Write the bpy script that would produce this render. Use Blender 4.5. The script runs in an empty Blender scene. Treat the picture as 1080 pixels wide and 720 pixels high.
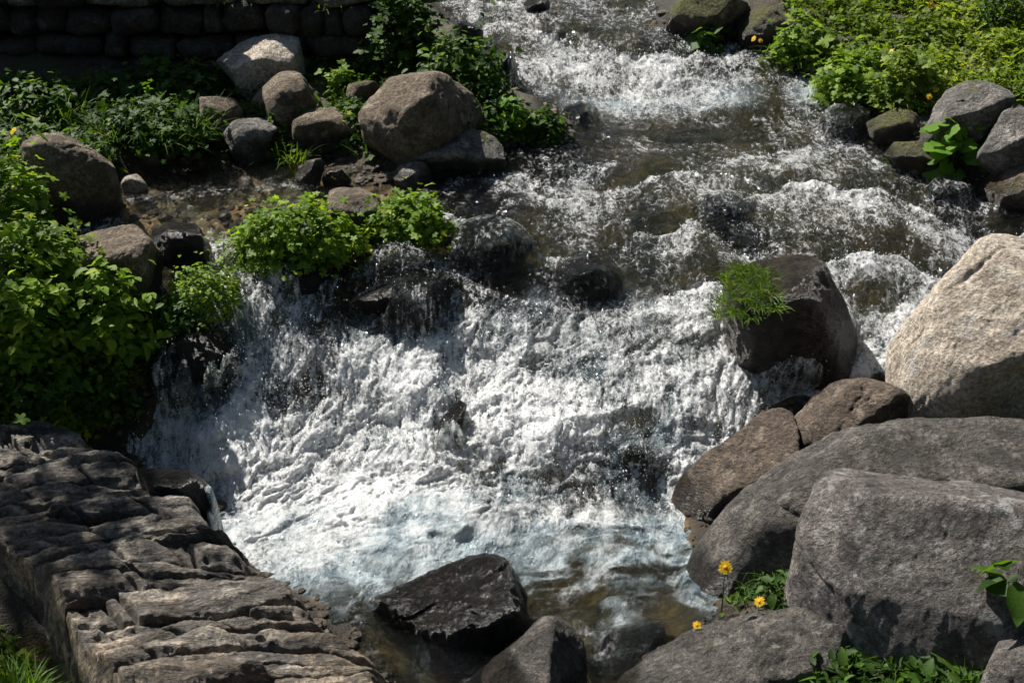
import bpy, bmesh, math, random
import numpy as np
rng = np.random.default_rng(7)
random.seed(7)
sc = bpy.context.scene
C = sc.collection
# ------------------------------------------------------------------ camera
CAM = np.array([0.0, 0.0, 2.0]); PITCH = math.radians(27); FPX = 1500.0
FWD = np.array([0, math.cos(PITCH), -math.sin(PITCH)])
UPV = np.array([0, math.sin(PITCH), math.cos(PITCH)])
RGT = np.array([1.0, 0, 0])
def ray(px, py):
    return FWD + (px-540)/FPX*RGT + (360-py)/FPX*UPV
def at(px, py, Y):
    d = ray(px, py); return CAM + d*(Y/d[1])
cam = bpy.data.objects.new('camera', bpy.data.cameras.new('camera')); C.objects.link(cam)
cam.location = CAM; cam.rotation_euler = (math.pi/2-PITCH, 0, 0)
cam.data.sensor_width = 36; cam.data.lens = 50; cam.data.clip_start = .02; cam.data.clip_end = 2000
cam.data.dof.use_dof = True; cam.data.dof.focus_distance = 3.7; cam.data.dof.aperture_fstop = 9.0
sc.camera = cam
# ------------------------------------------------------------------ noise
_r = np.random.default_rng(3)
PERM = np.concatenate([_r.permutation(512)]*3)
GRD = _r.normal(size=(512, 3)); GRD /= np.linalg.norm(GRD, axis=1)[:, None]
def perlin(p):
    p = np.asarray(p, float); i = np.floor(p).astype(np.int64); f = p-i; i &= 511
    u = f*f*f*(f*(f*6-15)+10); out = 0
    for dx in (0, 1):
        for dy in (0, 1):
            for dz in (0, 1):
                h = PERM[PERM[PERM[(i[:, 0]+dx) & 511]+((i[:, 1]+dy) & 511)]+((i[:, 2]+dz) & 511)]
                g = GRD[h]; d = (f[:, 0]-dx)*g[:, 0]+(f[:, 1]-dy)*g[:, 1]+(f[:, 2]-dz)*g[:, 2]
                w = (u[:, 0] if dx else 1-u[:, 0])*(u[:, 1] if dy else 1-u[:, 1])*(u[:, 2] if dz else 1-u[:, 2])
                out = out+w*d
    return out*1.6
def fbm(p, o=4, g=.5, ridged=False):
    a = 1; s = 0; t = 0; p = np.asarray(p, float)
    for k in range(o):
        n = perlin(p+17.3*k)
        if ridged: n = 1-2*np.abs(n)
        s = s+a*n; t += a; a *= g; p = p*2.03
    return s/t
def sstep(a, b, x):
    t = np.clip((x-a)/(b-a), 0, 1); return t*t*(3-2*t)
# ------------------------------------------------------------------ mesh helpers
def link(name, me, mat=None, parent=None, loc=(0, 0, 0)):
    o = bpy.data.objects.new(name, me); C.objects.link(o)
    if mat is not None: me.materials.append(mat)
    o.location = loc
    if parent is not None: o.parent = parent
    return o
def mesh(name, V, F, smooth=True, attrs=None, uv=None):
    """F: int array (n,3|4) or list of such arrays"""
    Fs = F if isinstance(F, list) else [F]
    me = bpy.data.meshes.new(name); V = np.asarray(V, np.float32)
    me.vertices.add(len(V)); me.vertices.foreach_set('co', V.ravel())
    li = np.concatenate([np.asarray(f, np.int32).ravel() for f in Fs])
    tot = np.concatenate([np.full(len(f), np.asarray(f).shape[1], np.int32) for f in Fs])
    st = np.concatenate([[0], np.cumsum(tot)[:-1]]).astype(np.int32)
    me.loops.add(len(li)); me.loops.foreach_set('vertex_index', li)
    me.polygons.add(len(tot)); me.polygons.foreach_set('loop_start', st); me.polygons.foreach_set('loop_total', tot)
    me.update(calc_edges=True); me.validate()
    me.polygons.foreach_set('use_smooth', np.full(len(me.polygons), smooth))
    for k, v in (attrs or {}).items():
        a = me.attributes.new(k, 'FLOAT', 'POINT'); a.data.foreach_set('value', np.asarray(v, np.float32))
    if uv is not None:
        l = me.uv_layers.new(name='UVMap'); l.data.foreach_set('uv', np.asarray(uv, np.float32)[li].ravel())
    return me
def gridfaces(nr, nc):
    i = np.arange(nr*nc).reshape(nr, nc)
    return np.stack([i[:-1, :-1], i[:-1, 1:], i[1:, 1:], i[1:, :-1]], -1).reshape(-1, 4)
def tag(o, label=None, cat=None, group=None, kind=None):
    if label: o['label'] = label
    if cat: o['category'] = cat
    if group: o['group'] = group
    if kind: o['kind'] = kind
    return o
def empty(name, loc, label=None, cat=None, group=None):
    o = bpy.data.objects.new(name, None); C.objects.link(o); o.location = loc
    o.empty_display_size = .05
    return tag(o, label, cat, group)
# ------------------------------------------------------------------ node helper
class NT:
    def __init__(s, name):
        s.m = bpy.data.materials.new(name); s.m.use_nodes = True
        s.t = s.m.node_tree; s.t.nodes.clear(); s.out = s.n('ShaderNodeOutputMaterial')
    def n(s, ty, **k):
        d = s.t.nodes.new(ty)
        for a, b in k.items(): setattr(d, a, b)
        return d
    def put(s, sock, v):
        if isinstance(v, bpy.types.NodeSocket): s.t.links.new(v, sock)
        elif v is not None: sock.default_value = v
    def math(s, op, a, b=None, c=None, clamp=False):
        d = s.n('ShaderNodeMath', operation=op, use_clamp=clamp)
        for i, v in enumerate((a, b, c)): s.put(d.inputs[i], v)
        return d.outputs[0]
    def pos(s, scale=(1, 1, 1), off=(0, 0, 0)):
        g = s.n('ShaderNodeNewGeometry'); m = s.n('ShaderNodeMapping')
        s.put(m.inputs['Vector'], g.outputs['Position']); m.inputs['Scale'].default_value = scale; m.inputs['Location'].default_value = off
        return m.outputs[0]
    def noise(s, vec, scale, detail=4, rough=.55, dist=0, col=False):
        d = s.n('ShaderNodeTexNoise'); s.put(d.inputs['Vector'], vec)
        d.inputs['Scale'].default_value = scale; d.inputs['Detail'].default_value = detail
        d.inputs['Roughness'].default_value = rough; d.inputs['Distortion'].default_value = dist
        return d.outputs['Color' if col else 'Fac']
    def voro(s, vec, scale, feature='F1', out='Distance', rand=1):
        d = s.n('ShaderNodeTexVoronoi', feature=feature); s.put(d.inputs['Vector'], vec)
        d.inputs['Scale'].default_value = scale; d.inputs['Randomness'].default_value = rand
        return d.outputs[out]
    def remap(s, v, a, b, c=0., d=1., smooth=True):
        m = s.n('ShaderNodeMapRange', interpolation_type='SMOOTHSTEP' if smooth else 'LINEAR')
        for i, x in enumerate((v, a, b, c, d)): s.put(m.inputs[i], x)
        return m.outputs[0]
    def mix(s, f, a, b, blend='MIX'):
        m = s.n('ShaderNodeMix', data_type='RGBA', blend_type=blend)
        s.put(m.inputs[0], f); s.put(m.inputs[6], a if not isinstance(a, tuple) else (*a, 1)[:4]); s.put(m.inputs[7], b if not isinstance(b, tuple) else (*b, 1)[:4])
        return m.outputs[2]
    def ramp(s, f, stops):
        r = s.n('ShaderNodeValToRGB'); s.put(r.inputs[0], f); e = r.color_ramp.elements
        while len(e) < len(stops): e.new(.5)
        for x, (p, c) in zip(e, stops): x.position = p; x.color = (*c, 1)
        return r.outputs[0]
    def attr(s, name, out='Fac'):
        return s.n('ShaderNodeAttribute', attribute_name=name).outputs[out]
    def bump(s, h, strength=.5, dist=.01, normal=None):
        b = s.n('ShaderNodeBump'); s.put(b.inputs['Height'], h); s.put(b.inputs['Normal'], normal)
        b.inputs['Strength'].default_value = strength; b.inputs['Distance'].default_value = dist
        return b.outputs[0]
    def pbsdf(s, col, rough=.7, normal=None, spec=.5, **k):
        b = s.n('ShaderNodeBsdfPrincipled')
        s.put(b.inputs['Base Color'], (*col, 1) if isinstance(col, tuple) else col); s.put(b.inputs['Roughness'], rough)
        s.put(b.inputs['Normal'], normal); s.put(b.inputs['Specular IOR Level'], spec)
        for a, v in k.items(): s.put(b.inputs[a], v)
        return b.outputs[0]
    def mixs(s, f, a, b):
        m = s.n('ShaderNodeMixShader'); s.put(m.inputs[0], f); s.put(m.inputs[1], a); s.put(m.inputs[2], b); return m.outputs[0]
    def done(s, sh):
        s.t.links.new(sh, s.out.inputs['Surface']); return s.m
# ------------------------------------------------------------------ stream level: control points (pixel row, pixel column -> world), smooth surface through them
def zrow(py, Y): return at(540, py, Y)[2]
CP = [(300,740,2.30),(540,740,2.30),(800,740,2.3),(-100,740,2.3),
 (540,640,2.6),(300,620,2.67),(750,620,2.68),(420,540,2.98),(560,552,2.94),(680,556,2.92),(740,520,3.05),
 (300,478,3.27),(180,470,3.31),(400,500,3.17),(120,470,3.31),
 (200,300,3.66),(300,310,3.63),(160,340,3.55),(420,330,3.58),(500,300,3.66),(560,385,3.38),(640,400,3.33),(560,300,3.66),
 (480,240,3.9),(560,200,4.1),(560,150,4.4),(650,150,4.4),(650,100,4.8),(650,86,4.87),(650,42,5.1),(600,0,5.45),(560,-60,6.0),
 (700,300,3.66),(720,450,3.22),(800,440,3.24),(880,400,3.36),(900,260,3.83),(1000,240,3.92),(780,250,3.85),(960,190,4.16),(880,132,4.5),
 (880,100,4.72),(800,62,4.96),(720,30,5.2),(780,180,4.2),(700,210,4.05),(1080,235,3.94)]
P = np.array([at(*c) for c in CP])
pool = np.array([at(250,200,4.136), at(100,235,3.86), at(400,180,4.3), at(60,205,4.1), at(150,182,4.3), at(330,172,4.36)]); pool[:, 2] = .42
P = np.concatenate([P, pool, [[-1.9,4.0,.5],[-1.9,5.2,.56],[2.2,3.9,.47],[2.2,5.2,.65],[-1.9,3.2,.2],[2.0,3.0,.12],[-1.9,2.4,.0],[1.9,2.3,.02],[0,1.5,-.03],[-1.9,1.5,-.05],[1.9,1.5,-.02],
   [0,6.6,.92],[-1.9,6.6,.9],[1.9,6.6,.95]]])
def _ker(a, b):
    r2 = ((a[:, None, :]-b[None, :, :])**2).sum(-1)+1e-12
    return .5*r2*np.log(r2)
_n = len(P); _A = np.zeros((_n+3, _n+3)); _A[:_n, :_n] = _ker(P[:, :2], P[:, :2])+np.eye(_n)*.0015
_A[:_n, _n:] = np.c_[np.ones(_n), P[:, :2]]; _A[_n:, :_n] = _A[:_n, _n:].T
_w = np.linalg.solve(_A, np.r_[P[:, 2], 0, 0, 0])
def level(x, y):
    x = np.atleast_1d(np.asarray(x, float)); y = np.atleast_1d(np.asarray(y, float))
    cx = np.clip(x, -2.2, 2.3); cy = np.clip(y, 1.5, 6.6); out = np.empty(len(x))
    for s in range(0, len(x), 60000):
        q = np.c_[cx[s:s+60000], cy[s:s+60000]]
        out[s:s+60000] = _ker(q, P[:, :2])@_w[:_n]+_w[_n]+q@_w[_n+1:]
    dx = np.abs(x-cx); dyf = np.maximum(y-6.6, 0); dyn = np.maximum(1.5-y, 0)
    return out+.16*dx/(1+dx*.01)+.13*dyf/(1+dyf*.004)-.1*dyn/(1+dyn*.05)
def hit(px, py, f, y0=1.6, y1=9.):
    Y = np.linspace(y0, y1, 1500); d = ray(px, py); pts = CAM+d[None]*(Y/d[1])[:, None]
    g = f(pts[:, 0], pts[:, 1]); k = np.argmax(pts[:, 2] <= g)
    return pts[k] if (pts[:, 2] <= g).any() else pts[-1]
# channel outline, traced clockwise and laid on the level surface
CH = [(415,760),(410,715),(340,645),(258,600),(215,538),(110,470),(150,420),(165,380),(150,330),(135,300),(60,260),(50,215),(130,195),(190,178),(260,168),(345,165),(420,188),(480,186),(520,178),(545,152),
 (600,146),(590,118),(540,98),(545,70),(490,30),(462,0),(440,-40),(420,-90),(670,-90),(690,-30),(690,25),(760,42),(830,52),(850,80),(905,112),(935,150),(955,180),(1030,208),(1100,225),(1180,235),(1180,300),(1050,330),(960,390),(840,430),(745,500),(735,545),(760,595),(775,628),(740,660),(690,700),(680,760)]
CHW = np.array([hit(a, b, level)[:2] for a, b in CH])
def sdist(x, y):
    p = np.c_[x, y]; out = np.empty(len(p)); A = CHW; B = np.roll(CHW, -1, 0); e = B-A; L = (e**2).sum(1)
    for s in range(0, len(p), 40000):
        q = p[s:s+40000]; w = q[:, None]-A[None]; t = np.clip((w*e).sum(-1)/L, 0, 1)
        d = np.sqrt(((w-t[..., None]*e)**2).sum(-1).min(1))
        c = ((A[None, :, 1] > q[:, None, 1]) != (B[None, :, 1] > q[:, None, 1])) & (q[:, None, 0] < (B-A)[None, :, 0]*(q[:, None, 1]-A[None, :, 1])/(e[None, :, 1]+1e-12)+A[None, :, 0])
        out[s:s+40000] = np.where(c.sum(1) % 2 == 1, -d, d)
    return out           # negative inside the channel
SIDEPOOL = np.array([hit(a, b, level)[:2] for a, b in [(60,235),(100,205),(170,190),(260,182),(340,180),(400,190),(340,215),(250,220),(160,228)]])
def ground(x, y, fine=True):
    x = np.atleast_1d(np.asarray(x, float)); y = np.atleast_1d(np.asarray(y, float))
    L = level(x, y); s = np.full(len(x), 2.0); near = (np.abs(x) < 3.5) & (y > .6) & (y < 8)
    s[near] = sdist(x[near], y[near])
    bed = -.11+.085*np.exp(-(((x[:, None]-SIDEPOOL[None, :, 0])**2+(y[:, None]-SIDEPOOL[None, :, 1])**2).min(1))/.03)
    b = np.where(s < 0, bed*sstep(0, -.16, s), .075*sstep(0, .11, s)+.05*sstep(.2, .9, s))
    # lower ground on the near side of the stone weir
    low = sstep(-.55, -1.0, x)*sstep(2.75, 2.35, y)
    b = b-.22*low
    n = 0
    if fine:
        n = .022*fbm(np.c_[x*5, y*5, 0*x], 4)
        n = n+np.where(s < 0, .03*sstep(0, -.2, s)*fbm(np.c_[x*9, y*9, 0*x+5], 3, ridged=True)*np.clip(bed/-.11, .25, 1), 0)
        far = np.maximum(np.hypot(x, y-4)-5, 0)
        n = n+.05*np.minimum(far, 30)*fbm(np.c_[x*.12, y*.12, 0*x+9], 3)
    return L+b+n
def land(px, py): return hit(px, py, lambda x, y: ground(x, y, False))
def surf(px, py): return hit(px, py, lambda x, y: np.maximum(ground(x, y, False), level(x, y)))
# ------------------------------------------------------------------ world, sun
SUN = np.array([-.46, .46, .76]); SUN /= np.linalg.norm(SUN)
el = math.asin(SUN[2]); az = math.atan2(SUN[0], SUN[1])
w = bpy.data.worlds.new('World'); sc.world = w; w.use_nodes = True
sky = w.node_tree.nodes.new('ShaderNodeTexSky'); sky.sky_type = 'NISHITA'; sky.sun_disc = False
sky.sun_elevation = el; sky.sun_rotation = az
bg = w.node_tree.nodes['Background']; bg.inputs[1].default_value = .05
w.node_tree.links.new(sky.outputs[0], bg.inputs[0])
sl = bpy.data.lights.new('sun', 'SUN'); sl.energy = 5.0; sl.angle = math.radians(.5); sl.color = (1, .95, .87)
so = bpy.data.objects.new('sun', sl); C.objects.link(so); so.location = SUN*20
from mathutils import Vector
so.rotation_euler = Vector(SUN).to_track_quat('Z', 'Y').to_euler()
sc.view_settings.view_transform = 'Standard'; sc.view_settings.look = 'None'; sc.view_settings.exposure = .85; sc.view_settings.gamma = 1
sc.view_settings.use_curve_mapping = False
sc.cycles.max_bounces = 10; sc.cycles.transparent_max_bounces = 24; sc.cycles.caustics_reflective = False; sc.cycles.caustics_refractive = False
sc.cycles.sample_clamp_indirect = 4; sc.cycles.use_denoising = True
# ------------------------------------------------------------------ ground sheet
def axis(lo, hi, step, far):
    a = list(np.arange(lo, hi, step)); g = step
    while a[-1] < far: g *= 1.22; a.append(a[-1]+g)
    g = step
    while a[0] > -far: g *= 1.22; a.insert(0, a[0]-g)
    return np.array(a)
gx = axis(-2.3, 2.3, .013, 600); gy = axis(1.7, 6.4, .013, 600)
X, Y = np.meshgrid(gx, gy); X = X.ravel(); Y = Y.ravel()
Z = ground(X, Y); Lg = level(X, Y)
def ground_mat():
    t = NT('bank_and_bed'); p = t.pos()
    n1 = t.noise(p, 6, 5); n2 = t.noise(p, 40, 4, .6); n3 = t.noise(p, 220, 3, .6)
    vor = t.voro(p, 24, 'F1', 'Color'); vd = t.voro(p, 24, 'F1', 'Distance')
    sepv = t.n('ShaderNodeSeparateColor'); t.put(sepv.inputs[0], vor)
    peb = t.ramp(sepv.outputs[0], [(0, (.18, .115, .045)), (.4, (.36, .24, .10)), (.75, (.48, .34, .17)), (1, (.27, .2, .09))])
    v2 = t.n('ShaderNodeSeparateColor'); t.put(v2.inputs[0], t.voro(p, 8, 'F1', 'Color')); e2 = t.remap(t.voro(p, 8, 'DISTANCE_TO_EDGE'), 0, .14)
    peb = t.mix(t.math('MULTIPLY', t.remap(v2.outputs[0], .4, .6), e2), peb, t.ramp(v2.outputs[1], [(0, (.10, .08, .04)), (.5, (.30, .23, .12)), (1, (.16, .15, .06))]))
    peb = t.mix(t.remap(n1, .45, .65), peb, (.07, .06, .02), 'MIX')
    peb = t.mix(.5, peb, t.ramp(n2, [(.3, (.4, .4, .4)), (.7, (1.2, 1.15, 1.0))]), 'MULTIPLY')
    soil = t.ramp(n2, [(.3, (.018, .014, .008)), (.55, (.05, .038, .02)), (.8, (.09, .07, .035))])
    grass = t.ramp(n3, [(.35, (.012, .02, .005)), (.65, (.045, .06, .016))])
    soil = t.mix(t.remap(n1, .45, .58), soil, grass)
    peb = t.mix(t.attr('deep'), peb, t.mix(1., peb, (.40, .35, .22), 'MULTIPLY'))
    soil = t.mix(t.attr('shore'), soil, t.mix(1., peb, (.13, .115, .085), 'MULTIPLY'))
    col = t.mix(t.attr('bed'), soil, peb)
    h = t.math('ADD', t.math('MULTIPLY', n2, .7), t.math('MULTIPLY', n3, .3))
    h = t.math('ADD', h, t.math('MULTIPLY', t.math('MULTIPLY', vd, t.attr('bed')), -1.2))
    return t.done(t.pbsdf(col, .75, t.bump(h, .8, .02)))
GMAT = ground_mat()
me = mesh('ground', np.c_[X, Y, Z], gridfaces(len(gy), len(gx)), True, {'bed': sstep(.0, -.02, Z-Lg), 'shore': sstep(.09, .03, Z-Lg), 'deep': 1-np.exp(-(((X[:, None]-SIDEPOOL[None, :, 0])**2+(Y[:, None]-SIDEPOOL[None, :, 1])**2).min(1))/.05)})
tag(link('ground', me, GMAT), kind='structure')
def ico(sub):
    bm = bmesh.new(); bmesh.ops.create_icosphere(bm, subdivisions=sub, radius=1)
    v = np.array([x.co[:] for x in bm.verts]); f = np.array([[a.index for a in q.verts] for q in bm.faces]); bm.free()
    return v/np.linalg.norm(v, axis=1)[:, None], f
ICO = {s: ico(s) for s in (1, 3, 4, 5, 6, 7)}
# ------------------------------------------------------------------ rocks
def rock_mat(name, base, dark, light, wetk=1., moss=True, bump=1., spk=1., pink=0., streak=None):
    t = NT(name); p = t.pos() if streak is None else t.pos(streak)
    pp = t.pos()
    n0 = t.noise(p, 5, 4, .6, .4); n1 = t.noise(p, 16, 6, .66); n2 = t.noise(p, 90, 5, .65); n3 = t.noise(pp, 420, 3, .7)
    c = t.ramp(n1, [(.36, dark), (.5, base), (.64, light)])
    c = t.mix(t.remap(n0, .4, .7, 0, .6), c, base if not pink else (base[0]*1.25, base[1]*.95, base[2]*.85))
    c = t.mix(.75, c, t.ramp(n2, [(.36, (.38, .38, .39)), (.5, (.92, .92, .92)), (.64, (1.6, 1.57, 1.52))]), 'MULTIPLY')
    c = t.mix(.55*spk, c, t.ramp(n3, [(.38, (.3, .3, .3)), (.5, (.95, .95, .95)), (.62, (1.8, 1.76, 1.7))]), 'MULTIPLY')
    # pale crust lichen and thin dark cracks
    li = t.remap(t.noise(pp, 15, 7, .75), .55, .62, 0, .55)
    c = t.mix(li, c, tuple(min(.6, x*1.7+.03) for x in light))
    st = t.remap(t.noise(pp, 3.5, 5, .65), .50, .66, 0, .55)
    c = t.mix(st, c, t.mix(1., c, (.42, .38, .33), 'MULTIPLY'))
    if moss:
        mm = t.remap(t.math('ADD', t.attr('moss'), t.math('MULTIPLY', t.math('SUBTRACT', t.noise(pp, 30, 5, .65), .5), 1.0)), .45, .6)
        mc = t.ramp(n2, [(.3, (.03, .035, .006)), (.55, (.10, .10, .018)), (.75, (.19, .16, .03))])
        c = t.mix(mm, c, mc)
    wet = t.math('MULTIPLY', t.attr('wet'), wetk, clamp=True)
    c = t.mix(wet, c, t.mix(1., c, (.26, .24, .22), 'MULTIPLY'))
    rg = t.remap(wet, 0, 1, .82, .30, False)
    hh = t.math('ADD', t.math('MULTIPLY', n1, .6), t.math('ADD', t.math('MULTIPLY', n2, .75), t.math('MULTIPLY', n3, .3)))
    return t.done(t.pbsdf(c, rg, t.bump(hh, 1., .03*bump)))
M_BROWN = rock_mat('brown_granite', (.185, .143, .097), (.08, .058, .039), (.30, .24, .17))
M_GREY = rock_mat('grey_granite', (.19, .18, .165), (.085, .078, .07), (.32, .30, .275))
M_TAN = rock_mat('pale_granite', (.53, .455, .37), (.35, .29, .23), (.62, .555, .47), moss=False, bump=.7, spk=.6, wetk=.5)
M_FRONT = rock_mat('coarse_granite', (.185, .165, .155), (.066, .058, .054), (.39, .355, .335), bump=1.4, spk=1.3)
M_WET = rock_mat('wet_stone', (.045, .038, .03), (.014, .012, .010), (.10, .086, .064), spk=1.2, bump=1.6)
M_RED = rock_mat('reddish_gneiss', (.125, .092, .066), (.05, .036, .027), (.22, .172, .13), streak=(1, 1, 2))
from mathutils.bvhtree import BVHTree
M_SLAB = rock_mat('shade_darkened_granite', (.12, .108, .095), (.045, .04, .036), (.23, .21, .185), spk=1.3, bump=1.5)  # grey granite copy with the foreground shade put into its colour
WASH = []; ROCKBVH = []
def unit3(a): return a/np.linalg.norm(a)
def rockhit(px, py):
    d = ray(px, py); best = None
    for b in ROCKBVH:
        h = b.ray_cast(Vector(CAM), Vector(d))
        if h[0] is not None and (best is None or h[3] < best[1]): best = (np.array(h[0]), h[3])
    return None if best is None else best[0]
def boulder(label, poly, mat, cat='boulder', depth=.9, dh=None, facets=(), nf=16, seed=0, sub=5, rough=1., moss=0., mossdir=(-.3, .1, 1), wl=None, wash=None, Y=None, front=None, group=None, name='boulder', q=2.4, pw=26, part_moss=0, dy=0., dz=0.):
    poly = np.array(poly, float); x0, y0 = poly.min(0); x1, y1 = poly.max(0)
    if Y is None:
        fb = surf(min(max((x0+x1)/2, -50), 1130), y1-3 if front is None else front)[1]
        wpx = (x1-x0)/2*np.hypot(fb, 1.6)/FPX
        Y = fb+.55*depth*wpx*.8+dy
    c = poly.mean(0); c = np.array([(x0+x1)/2, (y0+y1)/2])*.5+.5*c
    Cc = at(c[0], c[1], Y); v = Cc-CAM; dist = np.linalg.norm(v); v /= dist
    r = np.cross(v, [0, 0, 1]); r /= np.linalg.norm(r); u = np.cross(r, v)
    ab = []
    for px, py in poly:
        d = ray(px, py); t = ((Cc-CAM)@v)/(d@v); o = CAM+d*t-Cc; ab.append((o@r, o@u))
    ab = np.array(ab)*1.035; A = ab; B = np.roll(ab, -1, 0); th = np.linspace(-math.pi, math.pi, 721)[:-1]
    dc = np.c_[np.cos(th), np.sin(th)]; e = B-A
    den = dc[:, None, 0]*e[None, :, 1]-dc[:, None, 1]*e[None, :, 0]+1e-15
    tt = (A[None, :, 0]*e[None, :, 1]-A[None, :, 1]*e[None, :, 0])/den
    ss = (A[None, :, 0]*dc[:, None, 1]-A[None, :, 1]*dc[:, None, 0])/den
    R = np.where((ss >= -1e-6) & (ss <= 1+1e-6) & (tt > 0), tt, 0).max(1)
    R = np.where(R <= 0, np.median(R), R)
    for _ in range(3): R = (np.roll(R, 1)+R*2+np.roll(R, -1))/4
    size = R.mean(); half = (ab[:, 0].max()-ab[:, 0].min())/2; D = depth*min(half, 1.5*size)
    dirs, f = ICO[sub]
    def er(dd):
        a = dd@r; b = dd@u; cc = dd@v; rho = np.hypot(a, b)
        k = (np.arctan2(b, a)+math.pi)/(2*math.pi)*720; i = np.floor(k).astype(int); w = k-i
        RR = R[i % 720]*(1-w)+R[(i+1) % 720]*w
        return ((rho/RR)**q+(np.abs(cc)/D)**q)**(1/q)
    g = np.random.default_rng(seed+11)
    E = er(dirs)**pw
    pl = [(np.array(n, float)/np.linalg.norm(n), s) for n, s in facets]
    for _ in range(nf):
        n = g.normal(size=3); n[1] = n[1]-.5; n[2] += .4; pl.append((n/np.linalg.norm(n), g.uniform(.72, .96)))
    for n, s in pl:
        d = s/er(n[None])[0]; E = E+(np.clip(dirs@n, 0, None)/d)**pw
    rad = E**(-1/pw)
    Pv = dirs*rad[:, None]
    off = g.uniform(0, 50, 3)
    S = size
    nz = .12*fbm(Pv/S*1.3+off, 3)+.06*fbm(Pv/S*3.1+off, 4, .55, ridged=True)+.03*fbm(Pv*22+off, 4, .6)+.026*fbm(Pv*55+off, 4, .68, ridged=True)+.05*fbm(Pv*9+off, 3, .6, ridged=True)
    if sub >= 6:                            # a few old fractures
        for _ in range(3):
            cn = unit3(g.normal(size=3)+np.array([.4, 0, .2])); dd = (Pv@cn)/S-g.uniform(-.55, .55)+.12*fbm(Pv/S*2+off+9, 3)+.02*fbm(Pv*30+off, 2)
            nz = nz-.075*np.exp(-(dd/.016)**2)*sstep(-.25, .25, fbm(Pv/S*1.6+off+30, 2)+.05)+.028*np.tanh(dd*9)
    Pv = Pv+dirs*(nz*S*.62*rough)[:, None]
    # the buried foot: carry the underside on down into the ground
    Pv[:, 2] += np.minimum(0, Pv@u+.3*size)*.9
    Cc = Cc+np.array([0, 0, dz]); Wp = Pv+Cc
    attrs = {}
    if wash: WASH.append((Wp, wash))
    ROCKBVH.append(BVHTree.FromPolygons(Wp.tolist(), f.tolist()))
    attrs['wet'] = sstep(.085, .045, Wp[:, 2]-level(Wp[:, 0], Wp[:, 1])-.05*fbm(Wp*9, 3)) if wl is None else np.full(len(Wp), float(wl))
    # vertex normals for moss
    tri = Pv[f]; fn = np.cross(tri[:, 1]-tri[:, 0], tri[:, 2]-tri[:, 0]); vn = np.zeros_like(Pv)
    for k in range(3): np.add.at(vn, f[:, k], fn)
    vn /= np.linalg.norm(vn, axis=1)[:, None]+1e-12
    md = np.array(mossdir, float); md /= np.linalg.norm(md)
    attrs['moss'] = np.clip(vn@md, 0, 1)*1.4*moss*(.75+.5*fbm(Wp*4, 2))
    o = link(name, mesh(name, Pv, f, True, attrs), mat, None, Cc)
    return tag(o, label, cat, group)
T = ((-.15, .15, 1), .80); FR = ((.1, -1, .05), .82); RT = ((.9, -.3, .1), .85); LF = ((-.8, -.3, .35), .85)
LB = 'rocks on the left bank'; RB = 'rocks on the right bank'; IS = 'rocks standing in the stream'; FG_ = 'foreground boulders'
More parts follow.
